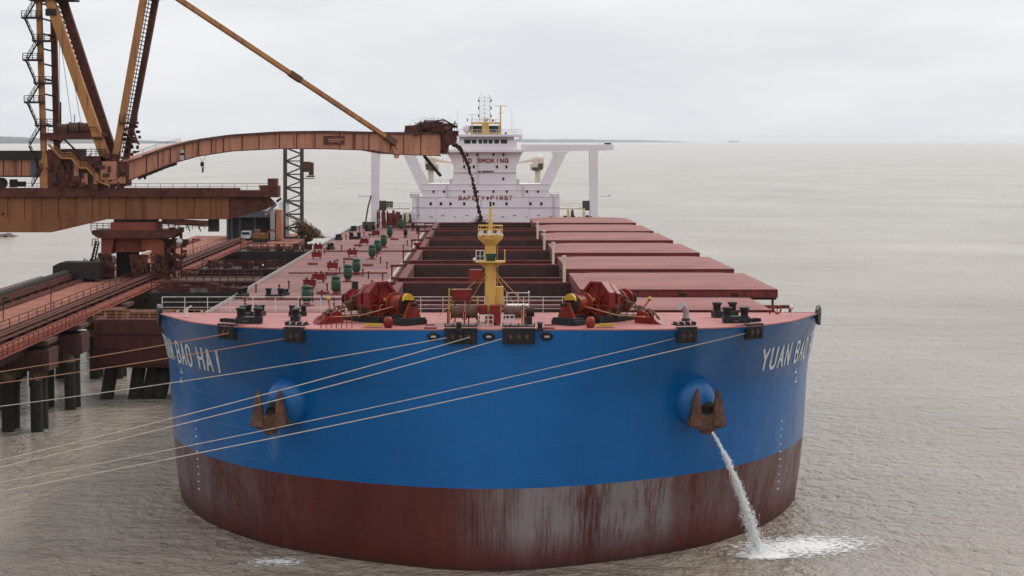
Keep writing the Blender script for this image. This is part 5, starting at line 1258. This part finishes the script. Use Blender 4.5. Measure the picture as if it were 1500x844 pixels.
# ================================================================== ship loader on the bridge
r = empty('ship_loader'); tag(r, 'towering ochre ship loader with arched boom reaching over the open hatches', 'ship loader')
TIP = GZ(636, 210, 396.0)
# boom: polygon in a vertical plane that runs from the root to the tip
PA = GZ(190, 245, 331.0); PBt = GZ(636, 210, 396.0)
ux = Vector((PBt.x - PA.x, PBt.y - PA.y, 0)); Lb = ux.length; ux.normalize(); un = Vector((-ux.y, ux.x, 0))
def bp(px, py):                       # picture point -> distance along the boom and height
    # solve for point on the boom plane
    a = (px - 706) / F                 # x - CX = a * Z
    # PA + ux*s :  (PA.x + ux.x*s - CX) = a*(PA.y + ux.y*s - CY0)
    s = (a * (PA.y - CY0) - (PA.x - CX)) / (ux.x - a * ux.y); Z = PA.y + ux.y * s - CY0
    return s, CZ - (py - 206.5) * Z / F
top = [(180, 237), (205, 229), (240, 217), (280, 207), (330, 200), (400, 195.5), (470, 194.5), (560, 196.5), (636, 196.5)]
bot = [(180, 264), (205, 254), (240, 240), (280, 229), (330, 221.5), (400, 218), (470, 218.5), (535, 220.5), (565, 226), (600, 227.5), (636, 228.5)]
def interp(tb, x):
    for (a, ya_), (c, yc_) in zip(tb, tb[1:]):
        if a <= x <= c: return ya_ + (yc_ - ya_) * (x - a) / (c - a)
    return tb[-1][1]
b = MB(); vs = []; xs_ = [180, 192, 205, 220, 240, 260, 280, 305, 330, 365, 400, 435, 470, 500, 535, 550, 565, 600, 636]
for px in xs_:
    s1, z1 = bp(px, interp(top, px)); _, z0 = bp(px, interp(bot, px)); c = Vector((PA.x, PA.y, 0)) + ux * s1
    for off in (-1.7, 1.7):
        for z in (z0, z1): q = c + un * off; vs.append((q.x, q.y, z))
n = len(xs_); fs = []
for i in range(n - 1):
    a = i * 4; c = a + 4; fs += [(a, c, c + 1, a + 1), (a + 2, a + 3, c + 3, c + 2), (a + 1, c + 1, c + 3, a + 3), (a, a + 2, c + 2, c)]
fs += [(0, 1, 3, 2), (n * 4 - 4, n * 4 - 2, n * 4 - 1, n * 4 - 3)]
b.add(vs, fs); b.build('boom', 'boomp', r)
def bpt(px, py, off=0): s1, z = bp(px, py); q = Vector((PA.x, PA.y, 0)) + ux * s1 + un * off; return Vector((q.x, q.y, z))
b = MB()
for px in (205, 222, 240, 260, 281, 300, 318, 345, 370, 400, 425, 452, 488, 510, 531, 562, 582, 607):
    b.bar(bpt(px, interp(bot, px) - .5, -1.73), bpt(px, interp(top, px) + .5, -1.73), .22, .12, up=(0, 1, 0))
for a_, c_ in zip(xs_, xs_[1:]):
    b.bar(bpt(a_, interp(top, a_) - .4, -1.8), bpt(c_, interp(top, c_) - .4, -1.8), .5, .22); b.bar(bpt(a_, interp(bot, a_) + .3, -1.8), bpt(c_, interp(bot, c_) + .3, -1.8), .4, .16)
b.build('boom_flange', 'dred', r)
b = MB(); b.bar(bpt(465, 206, -1.8), bpt(495, 206, -1.8), .12, 1.7); b.build('boom_sign', 'dred', r)
b = MB(); b.bar(bpt(471, 208, -1.9), bpt(488, 208, -1.9), .06, .22); b.bar(bpt(470, 205, -1.9), bpt(492, 205, -1.9), .06, .3); b.build('sign_lettering', 'boomp', r)
b = MB(); pts = [bpt(px, interp(top, px) - 1.2, -1.6) for px in range(200, 640, 12)]; 
for a_, c_ in zip(pts, pts[1:]): b.bar(a_, c_, .35, .35)
b.rail([bpt(px, interp(top, px) - .5, 1.5) for px in range(200, 290, 18)], .6, 2.5, .03, 2); b.build('boom_walkway', 'dark', r)
b = MB()
for a_, c_ in zip(range(196, 252, 8), range(204, 260, 8)): b.bar(bpt(a_, interp(bot, a_) + 4, -1.2), bpt(c_, interp(bot, c_) + 3.2, -1.2), .3, .5)
for px in range(196, 252, 8): b.bar(bpt(px, interp(bot, px) + 4, -1.2), bpt(px + 3, interp(bot, px + 3), -1.2), .15)
b.build('under_walkway', 'dark', r)
b = MB(); b.box(bpt(256, 230, -1.9), (.7, .2, 1.3)); b.box(bpt(256, 224, -1.9), (.7, .2, .9)); b.build('junction_box', 'pale', r)
b = MB(); p = bpt(288, 228, -1.5); q = bpt(288, 246, -1.5)
for dx in (-.7, .7): b.tube([p + Vector((dx, 0, 0)), Vector((p.x, p.y, q.z + 1))], .04, 6)
b.box((p.x, p.y, q.z + .6), (.6, .5, .8)); b.box((p.x + .1, p.y, q.z - .4), (.3, .3, 1.0)); p = bpt(204, 258, -1.5); b.box(p, (.4, .4, 1.2)); b.build('hanging_lamp', 'dark', r)
# boom head machinery
rr_ = random.Random(9)
b = MB()
for k in range(90):
    px = rr_.uniform(600, 664); hgt = 16 * max(0, 1 - ((px - 636) / 40) ** 2)
    py = rr_.uniform(196 - hgt, 214 if px > 637 else 196); b.box(bpt(px, py, rr_.uniform(-1.6, 1.6)), (rr_.uniform(.5, 1.9), rr_.uniform(.8, 1.8), rr_.uniform(.4, 1.7)), None)
for k in range(26):
    px = rr_.uniform(606, 655); b.sphere(bpt(px, 196 - 15 * max(0, 1 - ((px - 634) / 34) ** 2) * rr_.uniform(.3, 1), rr_.uniform(-1.2, 1.2)), rr_.uniform(.5, 1.2), 8, 6, (1, 1, .8))
b.cyl(bpt(632, 190, 0), un, 1.9, 2.8, 20); b.cyl(bpt(650, 200, 0), un, 1.7, 2.8, 20); b.box(bpt(643, 205, 0), (2.4, 3, 5)); b.prism([(0, 0), (3.2, .2), (4.0, 1.6), (3.2, 1.8), (.4, 1.4)], bpt(646, 214, 0), ux, (0, 0, 1), un, 2.6)
b.prism([(0, 0), (1.8, -.2), (2.6, 2.2), (0, 2.6)], bpt(641, 225, 0), ux, (0, 0, 1), un, 2.4)
b.build('boom_head', 'dred', r)
b = MB()
for a_, c_ in (((604, 195), (612, 181)), ((612, 181), (640, 176)), ((640, 176), (658, 186)), ((656, 186), (657, 178)), ((606, 184), (606, 178))): b.bar(bpt(*a_, -1.8), bpt(*c_, -1.8), .25)
b.rail([bpt(640, 190, -1.8), bpt(660, 190, -1.8)], 1.2, 1, .07, 3); b.rail([bpt(600, 195, -1.8), bpt(612, 187, -1.8)], .9, 1, .06, 2); b.rail([bpt(640, 228, -1.8), bpt(648, 228, -1.8)], 1.2, 1, .06, 2); b.build('head_frame', 'dark', r)
b = MB(); b.bar(bpt(616, 229, -1), bpt(640, 258, -1), .55, .45); b.build('spout_arm', 'dark', r)
# lower deck machinery room under the mast
yl_ = yg
def lx(px): return gx(px)
b = MB()
rr_ = random.Random(33)
b.box((lx(115), yl_, gz(262)), (9.5, 6, 3.4)); b.box((lx(98), yl_, gz(240)), (5.5, 5.5, 5)); b.box((lx(140), yl_, gz(246)), (5, 5.5, 4)); b.box((lx(168), yl_, gz(262)), (5, 5, 2.6))
for k in range(110): b.box((lx(rr_.uniform(78, 190)), yl_ - 2.6 - rr_.random() * .8, gz(rr_.uniform(228, 274))), (rr_.uniform(.25, 1.3), rr_.uniform(.4, 1), rr_.uniform(.2, 1.3)))
for k in range(9): b.cyl((lx(82 + k * 12.5), yl_ - 2.7, gz(273)), (0, 1, 0), .55, .5, 14)
for k in range(16): x_ = lx(rr_.uniform(80, 185)); z_ = gz(rr_.uniform(232, 262)); b.bar((x_, yl_ - 3.4, z_), (x_ + rr_.uniform(-2.2, 2.2), yl_ - 3.4, z_ + rr_.uniform(-1.6, 1.6)), rr_.uniform(.08, .22))
b.build('machinery_deck', 'dred', r)
b = MB()
for (a_, c_, y0_, y1_) in ((84, 94, 262, 270), (103, 110, 243, 252), (124, 129, 252, 262), (138, 143, 254, 268), (150, 156, 236, 244), (92, 97, 232, 240)): b.box(((lx(a_) + lx(c_)) / 2, yl_ - 3.46, (gz(y0_) + gz(y1_)) / 2), (lx(c_) - lx(a_), .3, gz(y0_) - gz(y1_)))
b.rail([(lx(96), yl_ - 3, gz(229)), (lx(160), yl_ - 3, gz(229))], 1.2, .9, .06, 3); b.build('recess_shade_rail', 'dark', r)  # dark boxes paint the shade of recesses; the handrail is a real part
for c_, d_ in (((lx(165), yl_ - 3.2, gz(250)), (2.9, .8, 3.2)), ((lx(118), yl_ - 3.3, gz(250)), (.9, .6, 3.6)), ((lx(174), yl_ - 3.0, gz(264)), (3.6, .8, 1.2)), ((lx(130), yl_ - 3.3, gz(262)), (1.1, .6, 2)), ((lx(146), yl_ - 3.3, gz(262)), (1.0, .6, 1.8))):
    b = MB(); b.box(c_, d_); b.build('machinery_panel', 'boomp', r, bevel=.05)
# stairs across the machinery deck
b = MB(); st_ = [(78, 212), (98, 232), (112, 232), (124, 246), (134, 246), (152, 266), (168, 272)]
for a_, c_ in zip(st_, st_[1:]):
    p, q = Vector((lx(a_[0]), yl_ - 3.9, gz(a_[1]))), Vector((lx(c_[0]), yl_ - 3.9, gz(c_[1]))); b.bar(p, q, .9, .25); b.bar(p + Vector((0, -.4, 1)), q + Vector((0, -.4, 1)), .08); b.bar(p + Vector((0, -.4, .5)), q + Vector((0, -.4, .5)), .06)
    for i in range(4): w = p.lerp(q, i / 4); b.bar(w + Vector((0, -.4, 0)), w + Vector((0, -.4, 1)), .07)
b.build('stair', 'ochre', r)
# counterweight boom to the left
b = MB(); b.box(((lx(-260) + lx(76)) / 2, yl_, (gz(234) + gz(258)) / 2), (lx(76) - lx(-260), 4.4, gz(234) - gz(258))); b.build('rear_boom', 'boomp', r)
b = MB(); b.box(((lx(-260) + lx(66)) / 2, yl_ - .3, gz(227.5)), (lx(66) - lx(-260), 5.2, 1.5)); b.box(((lx(-260) + lx(78)) / 2, yl_ - .1, gz(258.6)), (lx(78) - lx(-260), 4.6, .25))
for px in range(-250, 66, 26): b.box((lx(px), yl_ - 2.25, gz(246)), (.12, .1, 2.7))
b.build('rear_boom_walkway', 'dark', r)
b = MB(); b.box((lx(54.5), yl_ - 2.5, gz(246)), (.95, .3, 3.4)); b.build('cable_trunk', 'grey', r)
# masts
def leg(p, q, w, h, name, m, yo=0, w2=None): b = MB(); b.bar((lx(p[0]), yl_ + yo, gz(p[1])), (lx(q[0]), yl_ + yo, gz(q[1])), w, h, up=(0, 1, 0), w2=w2, h2=h); return b.build(name, m, r, bevel=.04)
leg((57, -120), (68, 230), .9, 1.2, 'rear_mast', 'ochre', -1.9); leg((71, -120), (80, 225), 1.0, 1.2, 'rear_mast', 'dred', 2.0)
leg((68, 225), (70, 275), 1.5, 1.6, 'mast_foot', 'ochre', -1.9)
leg((30, -130), (160, 238), 1.65, 1.5, 'front_mast', 'ochre', -2.0); leg((46, -130), (166, 236), 1.5, 1.4, 'front_mast', 'dred', 1.8)
leg((236, -130), (172, 236), 1.15, 1.4, 'raking_mast', 'ochre', -2.0); leg((250, -130), (182, 232), 1.0, 1.3, 'raking_mast', 'dred', 1.8)
b = MB()
for k in range(58):
    y = -120 + k * 6; t = (y + 130) / 366; xa, xb = 236 - 64 * t, 250 - 68 * t; b.bar((lx(xa + 4), yl_ - 1.9, gz(y)), (lx(xb - 2), yl_ + 1.8, gz(y + 2)), .22, .12)
for sx_ in (3.5, 8):
    b.bar((lx(236 + sx_), yl_ + .2, gz(-120)), (lx(175 + sx_), yl_ + .2, gz(225)), .14)
b.build('mast_ladder', 'dark', r)
b = MB()
for k in range(46):
    y = -110 + k * 7.5; t = (y + 130) / 366; b.bar((lx(31 + 130 * t + 6), yl_ - 1.2, gz(y)), (lx(46 + 120 * t - 5), yl_ + 1.2, gz(y + 3)), .2, .12)
b.build('mast_lacing', 'dred', r)
# mast top platform visible at the frame's top edge, plus collar
b = MB(); b.box((lx(78), yl_, gz(.5)), (8, 6, .35)); b.rail([(lx(45), yl_ - 3, gz(0)), (lx(110), yl_ - 3, gz(0))], 1.2, 1, .07, 3); b.box((lx(60), yl_ - 2.5, gz(2)), (2.4, 1, .5)); b.build('mast_platform', 'dred', r)
b = MB(); b.box((lx(80), yl_ - 2.3, gz(20)), (1.9, 1.3, 1.2)); b.build('mast_collar', 'dark', r)
b = MB(); b.box((lx(225), yl_ - 1, gz(-1)), (2.6, 3, .4)); b.build('mast_collar', 'dark', r)
# landings and stairs on the rear mast
b = MB()
for k in range(5):
    for (px0, px1, py) in ((36, 64, 28 + k * 61.5 - 61.5), (52, 78, 62 + k * 61.5 - 61.5)):
        if py > 190: continue
        x0, x1 = lx(px0 + k * 2), lx(px1 + k * 2); z = gz(py); b.box(((x0 + x1) / 2, yl_ - 2.6, z), (x1 - x0, 1.6, .35)); b.rail([(x0, yl_ - 3.3, z), (x1, yl_ - 3.3, z)], 1.15, .9, .06, 3)
        b.bar((x0, yl_ - 2.6, z), (x0 + 1.0, yl_ - 2.6, z - .9), .12)
    for (a_, c_) in (((40, 30), (54, 62)), ((60, 62), (44, 89))):
        p = Vector((lx(a_[0] + k * 2), yl_ - 2.7, gz(a_[1] + (k - 1) * 61.5))); q = Vector((lx(c_[0] + k * 2), yl_ - 2.7, gz(c_[1] + (k - 1) * 61.5)))
        b.bar(p, q, .55, .18); b.bar(p + Vector((-.0, -.3, 1)), q + Vector((0, -.3, 1)), .1); b.bar(p + Vector((0, -.3, .5)), q + Vector((0, -.3, .5)), .08)
        for i in range(5): w = p.lerp(q, i / 4); b.bar(w, w + Vector((0, -.3, 1)), .07)
b.build('mast_stair', 'dark', r)
b = MB()
for k in range(14): y = -60 + k * 22; b.bar((lx(59 + k * .7), yl_ - 1.9, gz(y)), (lx(75 + k * .5), yl_ + 2, gz(y + 4)), .3, .25)
b.build('mast_brace', 'dark', r)
# cross platform with winches between the masts
b = MB(); b.box((lx(110), yl_, gz(198)), (11, 5.4, .7)); b.box((lx(110), yl_ - 2.8, gz(203)), (11, .4, .5)); b.bar((lx(78), yl_ - 2, gz(226)), (lx(96), yl_ - 2, gz(204)), .35); b.bar((lx(96), yl_ - 2, gz(203)), (lx(118), yl_ - 2, gz(224)), .3)
b.rail([(lx(76), yl_ - 2.9, gz(196)), (lx(146), yl_ - 2.9, gz(196))], 1.1, 1.2, .05, 2); b.build('winch_platform', 'dred', r)
for px, rad in ((93, .8), (110, 1.05), (127, 1.0)):
    b = MB(); b.cyl((lx(px), yl_ - .5, gz(189)), (1, 0, 0), rad, 1.5, 20); b.cyl((lx(px) - .8, yl_ - .5, gz(189)), (1, 0, 0), rad * 1.15, .12, 20); b.cyl((lx(px) + .8, yl_ - .5, gz(189)), (1, 0, 0), rad * 1.15, .12, 20); b.box((lx(px), yl_ - .4, gz(194)), (2.2, 1.6, .8)); b.build('hoist_winch', 'rust', r)
b = MB()
for a_, c_ in (((86, -60), (88, 190)), ((72, -60), (106, 186)), ((78, -60), (119, 184))): b.tube([(lx(a_[0]), yl_, gz(a_[1])), (lx(c_[0]), yl_, gz(c_[1]))], .045, 6)
b.tube([(lx(89), yl_, gz(188)), (lx(89), yl_, gz(150))], .12, 8); b.tube([(lx(109), yl_, gz(184)), (lx(109), yl_, gz(168))], .07, 8); b.build('hoist_rope', 'dark', r)
# stair landing on the raking mast
b = MB(); x0, x1 = lx(180), lx(206); b.box(((x0 + x1) / 2, yl_ - 2.6, gz(181)), (x1 - x0, 1.5, .45)); b.rail([(x0, yl_ - 3.3, gz(181)), (x1, yl_ - 3.3, gz(181))], 1.4, .8, .06, 3)
for (a_, c_) in (((200, 182), (190, 200)), ((190, 198), (208, 212)), ((196, 182), (206, 210))): b.bar((lx(a_[0]), yl_ - 2.6, gz(a_[1])), (lx(c_[0]), yl_ - 2.6, gz(c_[1])), .4, .25)
for k in range(30): b.box((lx(rr_.uniform(182, 208)), yl_ - 1.5, gz(rr_.uniform(186, 232))), (rr_.uniform(.2, .9), .8, rr_.uniform(.15, .7)))
b.build('mast_landing', 'dred', r)
# tie bar from the mast head down to the boom
tA = Vector((lx(180), yl_, gz(-55))); tB = bpt(567, 209, -1.9)
b = MB(); b.bar(tA, tB, .75, .85); b.build('boom_tie', 'ochre', r)
b = MB(); d_ = (tB - tA); 
c = tA + d_ * .60; b.bar(c - d_.normalized() * 1.6, c + d_.normalized() * 1.6, .95, 1.1); b.build('tie_joint', 'rust', r); b = MB(); b.bar(tB - d_.normalized() * 3, tB + d_.normalized() * .4, 1.0, 1.3); b.build('tie_joint', 'rust', r)
b = MB(); b.prism([(-1.6, 0), (1.6, 0), (.5, 2.6), (-.5, 2.6)], bpt(571, 214, -1.85), ux, (0, 0, -1), un, .2); b.cyl(bpt(571, 215, -1.9), un, .5, .5); b.build('tie_bracket', 'boomp', r)
b = MB(); b.cyl((lx(4), yl_ - 1, gz(269)), (0, 1, 0), 1.0, 1.2, 18); b.box((lx(22), yl_ - 1, gz(269)), (1.2, 1, 1.4)); b.box((lx(33), yl_ - 1, gz(270)), (1.6, .8, .9)); b.build('travel_bogie', 'dark', r)

# falling ore: string of clumps
o0 = bpt(663, 212, 0); o1 = SM @ Vector((-.5, 404 + CY0, 16.0)); o1 = Vector((-.9, o0.y + 3, 17.5))
b = MB(); rr_ = random.Random(2); NN = 90
o1x = GZ(704, 322, o0.y - CY0 + 3)
for i in range(NN + 1):
    t = i / NN; p = Vector((o0.x + (o1x.x - o0.x) * (t ** .62), o0.y + 3 * t, o0.z + (o1x.z - o0.z) * (.12 * t + .88 * t ** 1.35)))
    rad = .42 if t < .25 else .30; 
    rad *= rr_.uniform(.75, 1.1) if t < .3 else rr_.uniform(.35, 1.6)
    m8 = 6; vs = []
    b.sphere(p + Vector((rr_.uniform(-.12, .12), rr_.uniform(-.15, .15), 0)), rad, 7, 5, (rr_.uniform(.7, 1.1), 1, rr_.uniform(.8, 1.4)))
for i in range(260):
    t = rr_.random(); p = Vector((o0.x + (o1x.x - o0.x) * (t ** .62), o0.y + 3 * t, o0.z + (o1x.z - o0.z) * (.12 * t + .88 * t ** 1.35))) + Vector((rr_.gauss(0, .35), rr_.gauss(0, .3), rr_.gauss(0, .3)))
    q = rr_.uniform(.05, .16); b.box(p, (q, q, q * 1.3))
o = b.build('ore_stream', 'ore'); tag(o, 'dark broken stream of ore falling from the loader boom into a hatch', 'ore')
# dust puffs (soft) at the boom head and in the hatch
def puff(name, c, r_, n, label, seed, sz):
    rr = random.Random(seed); b = MB()
    for i in range(n):
        d = Vector((rr.gauss(0, 1), rr.gauss(0, 1), rr.gauss(0, 1))); p = Vector(c) + Vector((d.x * r_[0], d.y * r_[1], abs(d.z) * r_[2])) ; q = rr.uniform(.4, 1) * sz
        a = Vector((rr.uniform(-1, 1), rr.uniform(-1, 1), rr.uniform(-1, 1))).normalized() * q; c2 = a.cross(Vector((rr.uniform(-1, 1), rr.uniform(-1, 1), rr.uniform(-1, 1)))).normalized() * q
        b.add([p + a, p + c2, p - a * .7, p - c2], [(0, 1, 2), (0, 2, 3), (0, 1, 3), (1, 2, 3)])
    o = b.build(name, 'ore'); tag(o, label, 'dust', kind='stuff')
puff('ore_dust', GZ(703, 328, o0.y - CY0 + 3), (.8, .9, .7), 900, 'dark burst of ore dust over the open hatch behind the yellow mast', 5, .12)
puff('ore_dust', bpt(633, 186, 0), (1.5, 1.0, .75), 1500, 'brown ore dust and spillage piled on the boom head', 6, .13)

# ================================================================== lattice tower on the pier, shed, tractor, scrub
ZTW = 470.0; kt = ZTW / F
def tx(px): return CX + (px - 706) * kt
def tz(py): return CZ - (py - 206.5) * kt
r = empty('lattice_tower'); tag(r, 'dark steel lattice tower rising behind the loader boom', 'tower'); yt = ZTW + CY0
xa, xb = tx(418), tx(442.5); z0, z1 = 11, tz(217)
b = MB()
for x in (xa, xb):
    for dy in (-2, 2): b.bar((x, yt + dy, z0), (x, yt + dy, z1), .62 if dy < 0 else .45)
b.build('tower_leg', 'tower', r)
b = MB(); n = 7; hh = (z1 - z0) / n
for i in range(n):
    a_, c_ = z0 + i * hh, z0 + (i + 1) * hh
    for dy in (-2, 2):
        b.bar((xa, yt + dy, a_), (xb, yt + dy, a_), .25); b.bar((xa, yt + dy, c_), (xb, yt + dy, (a_ + c_) / 2), .32, .25); b.bar((xb, yt + dy, (a_ + c_) / 2), (xa, yt + dy, a_), .32, .25)
    for x in (xa, xb): b.bar((x, yt - 2, a_), (x, yt + 2, c_), .2)
b.build('tower_lacing', 'tower', r)
b = MB(); b.box((tx(449), yt, tz(245)), (2, 2.4, 2.6)); b.box((tx(456), yt, tz(248)), (1.2, 1, 3.2)); b.box((tx(455), yt, tz(259)), (2, 1.6, .4)); b.bar((tx(444), yt, tz(262)), (tx(460), yt, tz(262)), .2); b.bar((tx(444), yt, tz(240)), (tx(458), yt, tz(247)), .3); b.build('tower_cabin', 'rust', r)
b = MB(); b.box((tx(430), yt, 11.4), (9, 8, .9)); b.build('tower_base', 'concrete', r)
for x in (tx(415), tx(445)): b = MB(); b.tube([(x, yt, -4), (x, yt, 11)], .9, 12); b.build('base_pile', 'pile', r)
# long low platform tying the tower and sheds to the pier
r = empty('pier_platform'); tag(r, 'low grey brown platform on piles at the far end of the pier', 'platform')
b = MB(); b.box((-53, 303, 11.2), (17, 60, 1.2)); b.build('platform_deck', 'oredeck', r)
for y in (280, 300, 320):
    for x in (-60, -53, -46): b = MB(); b.tube([(x, y, -4), (x, y, 10.8)], .8, 10); b.build('platform_pile', 'pile', r)
# warehouse
ZW = 455.0; kw = ZW / F
def wx(px): return CX + (px - 706) * kw
def wz(py): return CZ - (py - 206.5) * kw
r = empty('warehouse'); tag(r, 'grey metal shed with dark open front and sloping roof below the crane bridge', 'shed'); yw_ = ZW + CY0
x0, x1 = wx(331), wx(397); ze, zr = wz(319), wz(309.5)
b = MB(); b.prism([(x0, ze), (x1, ze), (x1 + .2, zr), (wx(362), zr)], (0, yw_ + 6, 0), (1, 0, 0), (0, 0, 1), (0, 1, 0), 13); b.build('shed_roof', 'grey', r)
b = MB(); b.box(((x0 + x1) / 2, yw_ + 7, (ze + 12) / 2), (x1 - x0 - .6, 10, ze - 12)); b.build('shed_wall', 'dark', r)
for px in (332, 338, 350, 372, 396): b = MB(); b.box((wx(px), yw_ + 1.8, (ze + 12) / 2), (.5, .4, ze - 12)); b.build('shed_post', 'grey', r)
b = MB(); b.box((wx(400), yw_ + 2, (wz(307) + 12) / 2), (1.1, 6, wz(307) - 12)); b.build('shed_side', 'alum', r); b = MB(); b.box((wx(408.5), yw_ + 2, (wz(308) + 12) / 2), (1.2, 6, wz(308) - 12)); b.build('shed_annex', 'boomp', r)
r = empty('silo'); tag(r, 'small pale round silo behind the end of the crane bridge', 'silo')
b = MB(); b.lathe((wx(407), yw_ + 14, 12), [(1.3, 0), (1.3, wz(300) - 12), (.9, wz(297) - 12), (.1, wz(295.5) - 12)], 18); b.build('silo_shell', 'pale', r)
b = MB(); b.box((wx(407), yw_ + 14, 11.9), (4, 4, .3)); b.build('silo_base', 'concrete', r)
# truck in the shed mouth
r = empty('truck', (wx(362), yw_ - 2, 12)); tag(r, 'small white truck parked in front of the grey shed', 'truck')
b = MB(); b.prism([(-1.1, .5), (1.1, .5), (1.1, 1.5), (.95, 2.3), (-.95, 2.3), (-1.1, 1.5)], (0, 0, 0), (1, 0, 0), (0, 0, 1), (0, 1, 0), 2.0); b.box((0, 2.6, 1.5), (2.1, 3, 1.4)); b.build('truck_body', 'pale', r, bevel=.08)
b = MB(); b.box((0, -1.02, 1.75), (1.8, .08, .6)); b.build('windscreen', 'glass', r)
for x in (-.95, .95):
    for y in (-.3, 3.2): b = MB(); b.cyl((x, y, .45), (1, 0, 0), .45, .3, 16); b.build('wheel', 'black', r)
r = empty('excavator', (wx(390), yw_ - 12, 12)); tag(r, 'ochre yellow tracked loader machine parked right of the truck', 'excavator')
b = MB(); b.box((0, 0, 1.6), (3.4, 2.2, 1.3)); b.box((-.7, 0, 2.6), (1.2, 1.4, 1.0)); b.build('machine_body', 'girder', r, bevel=.08)
b = MB(); b.bar((1.2, -.6, 2), (3.0, -.8, 3.2), .4); b.bar((3.0, -.8, 3.2), (4.4, -.8, 1.0), .35); b.box((4.5, -.8, .7), (.9, .9, .7)); b.build('digging_arm', 'girder', r)
for y in (-.9, .9): b = MB(); b.box((0, y, .45), (3.6, .5, .8)); b.build('track', 'black', r, bevel=.15)
# heap of red ore by the gate
r = MB(); vs = []; n = 14
for i in range(n + 1):
    for j in range(n + 1):
        u, v = i / n * 2 - 1, j / n * 2 - 1; vs.append((u * 4.5, v * 9, max(0, 1.9 * (1 - math.hypot(u, v)) + random.uniform(-.12, .12)) if math.hypot(u, v) < 1 else -.05))
r.add(vs, [(i * (n + 1) + j, (i + 1) * (n + 1) + j, (i + 1) * (n + 1) + j + 1, i * (n + 1) + j + 1) for i in range(n) for j in range(n)], True)
o = r.build('ore_heap', 'oredeck'); o.location = (-66, 236, 12.03); tag(o, 'low heap of bright red ore spilled on the pier behind the gate', 'ore heap', kind='stuff')
# scrub covered rubble mound at the far right end of the platform
r = empty('shrub'); tag(r, 'brown scrubby bush on pale rubble right of the lattice tower', 'shrub')
b = MB(); rr_ = random.Random(12); c0 = GZ(452, 333, 468)
for i in range(4200):
    d = Vector((rr_.gauss(0, 1), rr_.gauss(0, 1), rr_.gauss(0, 1))); p = Vector((c0.x + d.x * 1.5, c0.y + d.y * 1.5, max(12.0, 13.6 - d.x * .9 + d.z * .75))); q = rr_.uniform(.12, .34)
    a = Vector((rr_.uniform(-1, 1), rr_.uniform(-1, 1), rr_.uniform(-1, 1))).normalized() * q; c2 = a.cross(Vector((0, 0, 1))).normalized() * q * .7
    b.add([p + a, p + c2, p - a, p - c2], [(0, 1, 2, 3)])
b.build('foliage', 'scrub', r)
b = MB()
for i in range(5): b.tube([(c0.x + i - 2, c0.y, 11.6), (c0.x + i * .8 - 1.6, c0.y, 14.4)], .09, 6)
b.build('stem', 'dark', r)
for i, (px, py, s_, lab) in enumerate(((446, 341, 1.5, 'large pale rubble boulder at the foot of the lattice tower'), (455, 338, 1.1, 'middle sized pale boulder under the brown bush'), (463, 340, 1.0, 'small pale boulder at the right end of the platform'))):
    p = G(px, py + 4, 11.8); b = MB(); b.sphere((0, 0, .6), 1, 12, 8, (1.3, 1, .9)); o = b.build('boulder', 'rock'); rr_ = random.Random(i)
    for v in o.data.vertices: v.co *= rr_.uniform(.82, 1.15)
    o.scale = (s_,) * 3; o.location = (p.x, p.y, 11.7); tag(o, lab, 'boulder', 'boulders at the platform end')
# rock groyne on the far left
b = MB(); rr_ = random.Random(3)
g0 = G(0, 347, 0)
for i in range(120): t = rr_.random(); b.sphere((g0.x - 26 + 32 * t, g0.y + rr_.uniform(-5, 5), rr_.uniform(-.4, .5)), rr_.uniform(.6, 1.3), 7, 5, (1.2, 1, .7))
o = b.build('rock_groyne', 'rock'); tag(o, 'low line of dark rocks in the water at the left edge', 'rocks', kind='stuff')
print('objects', len(bpy.data.objects))
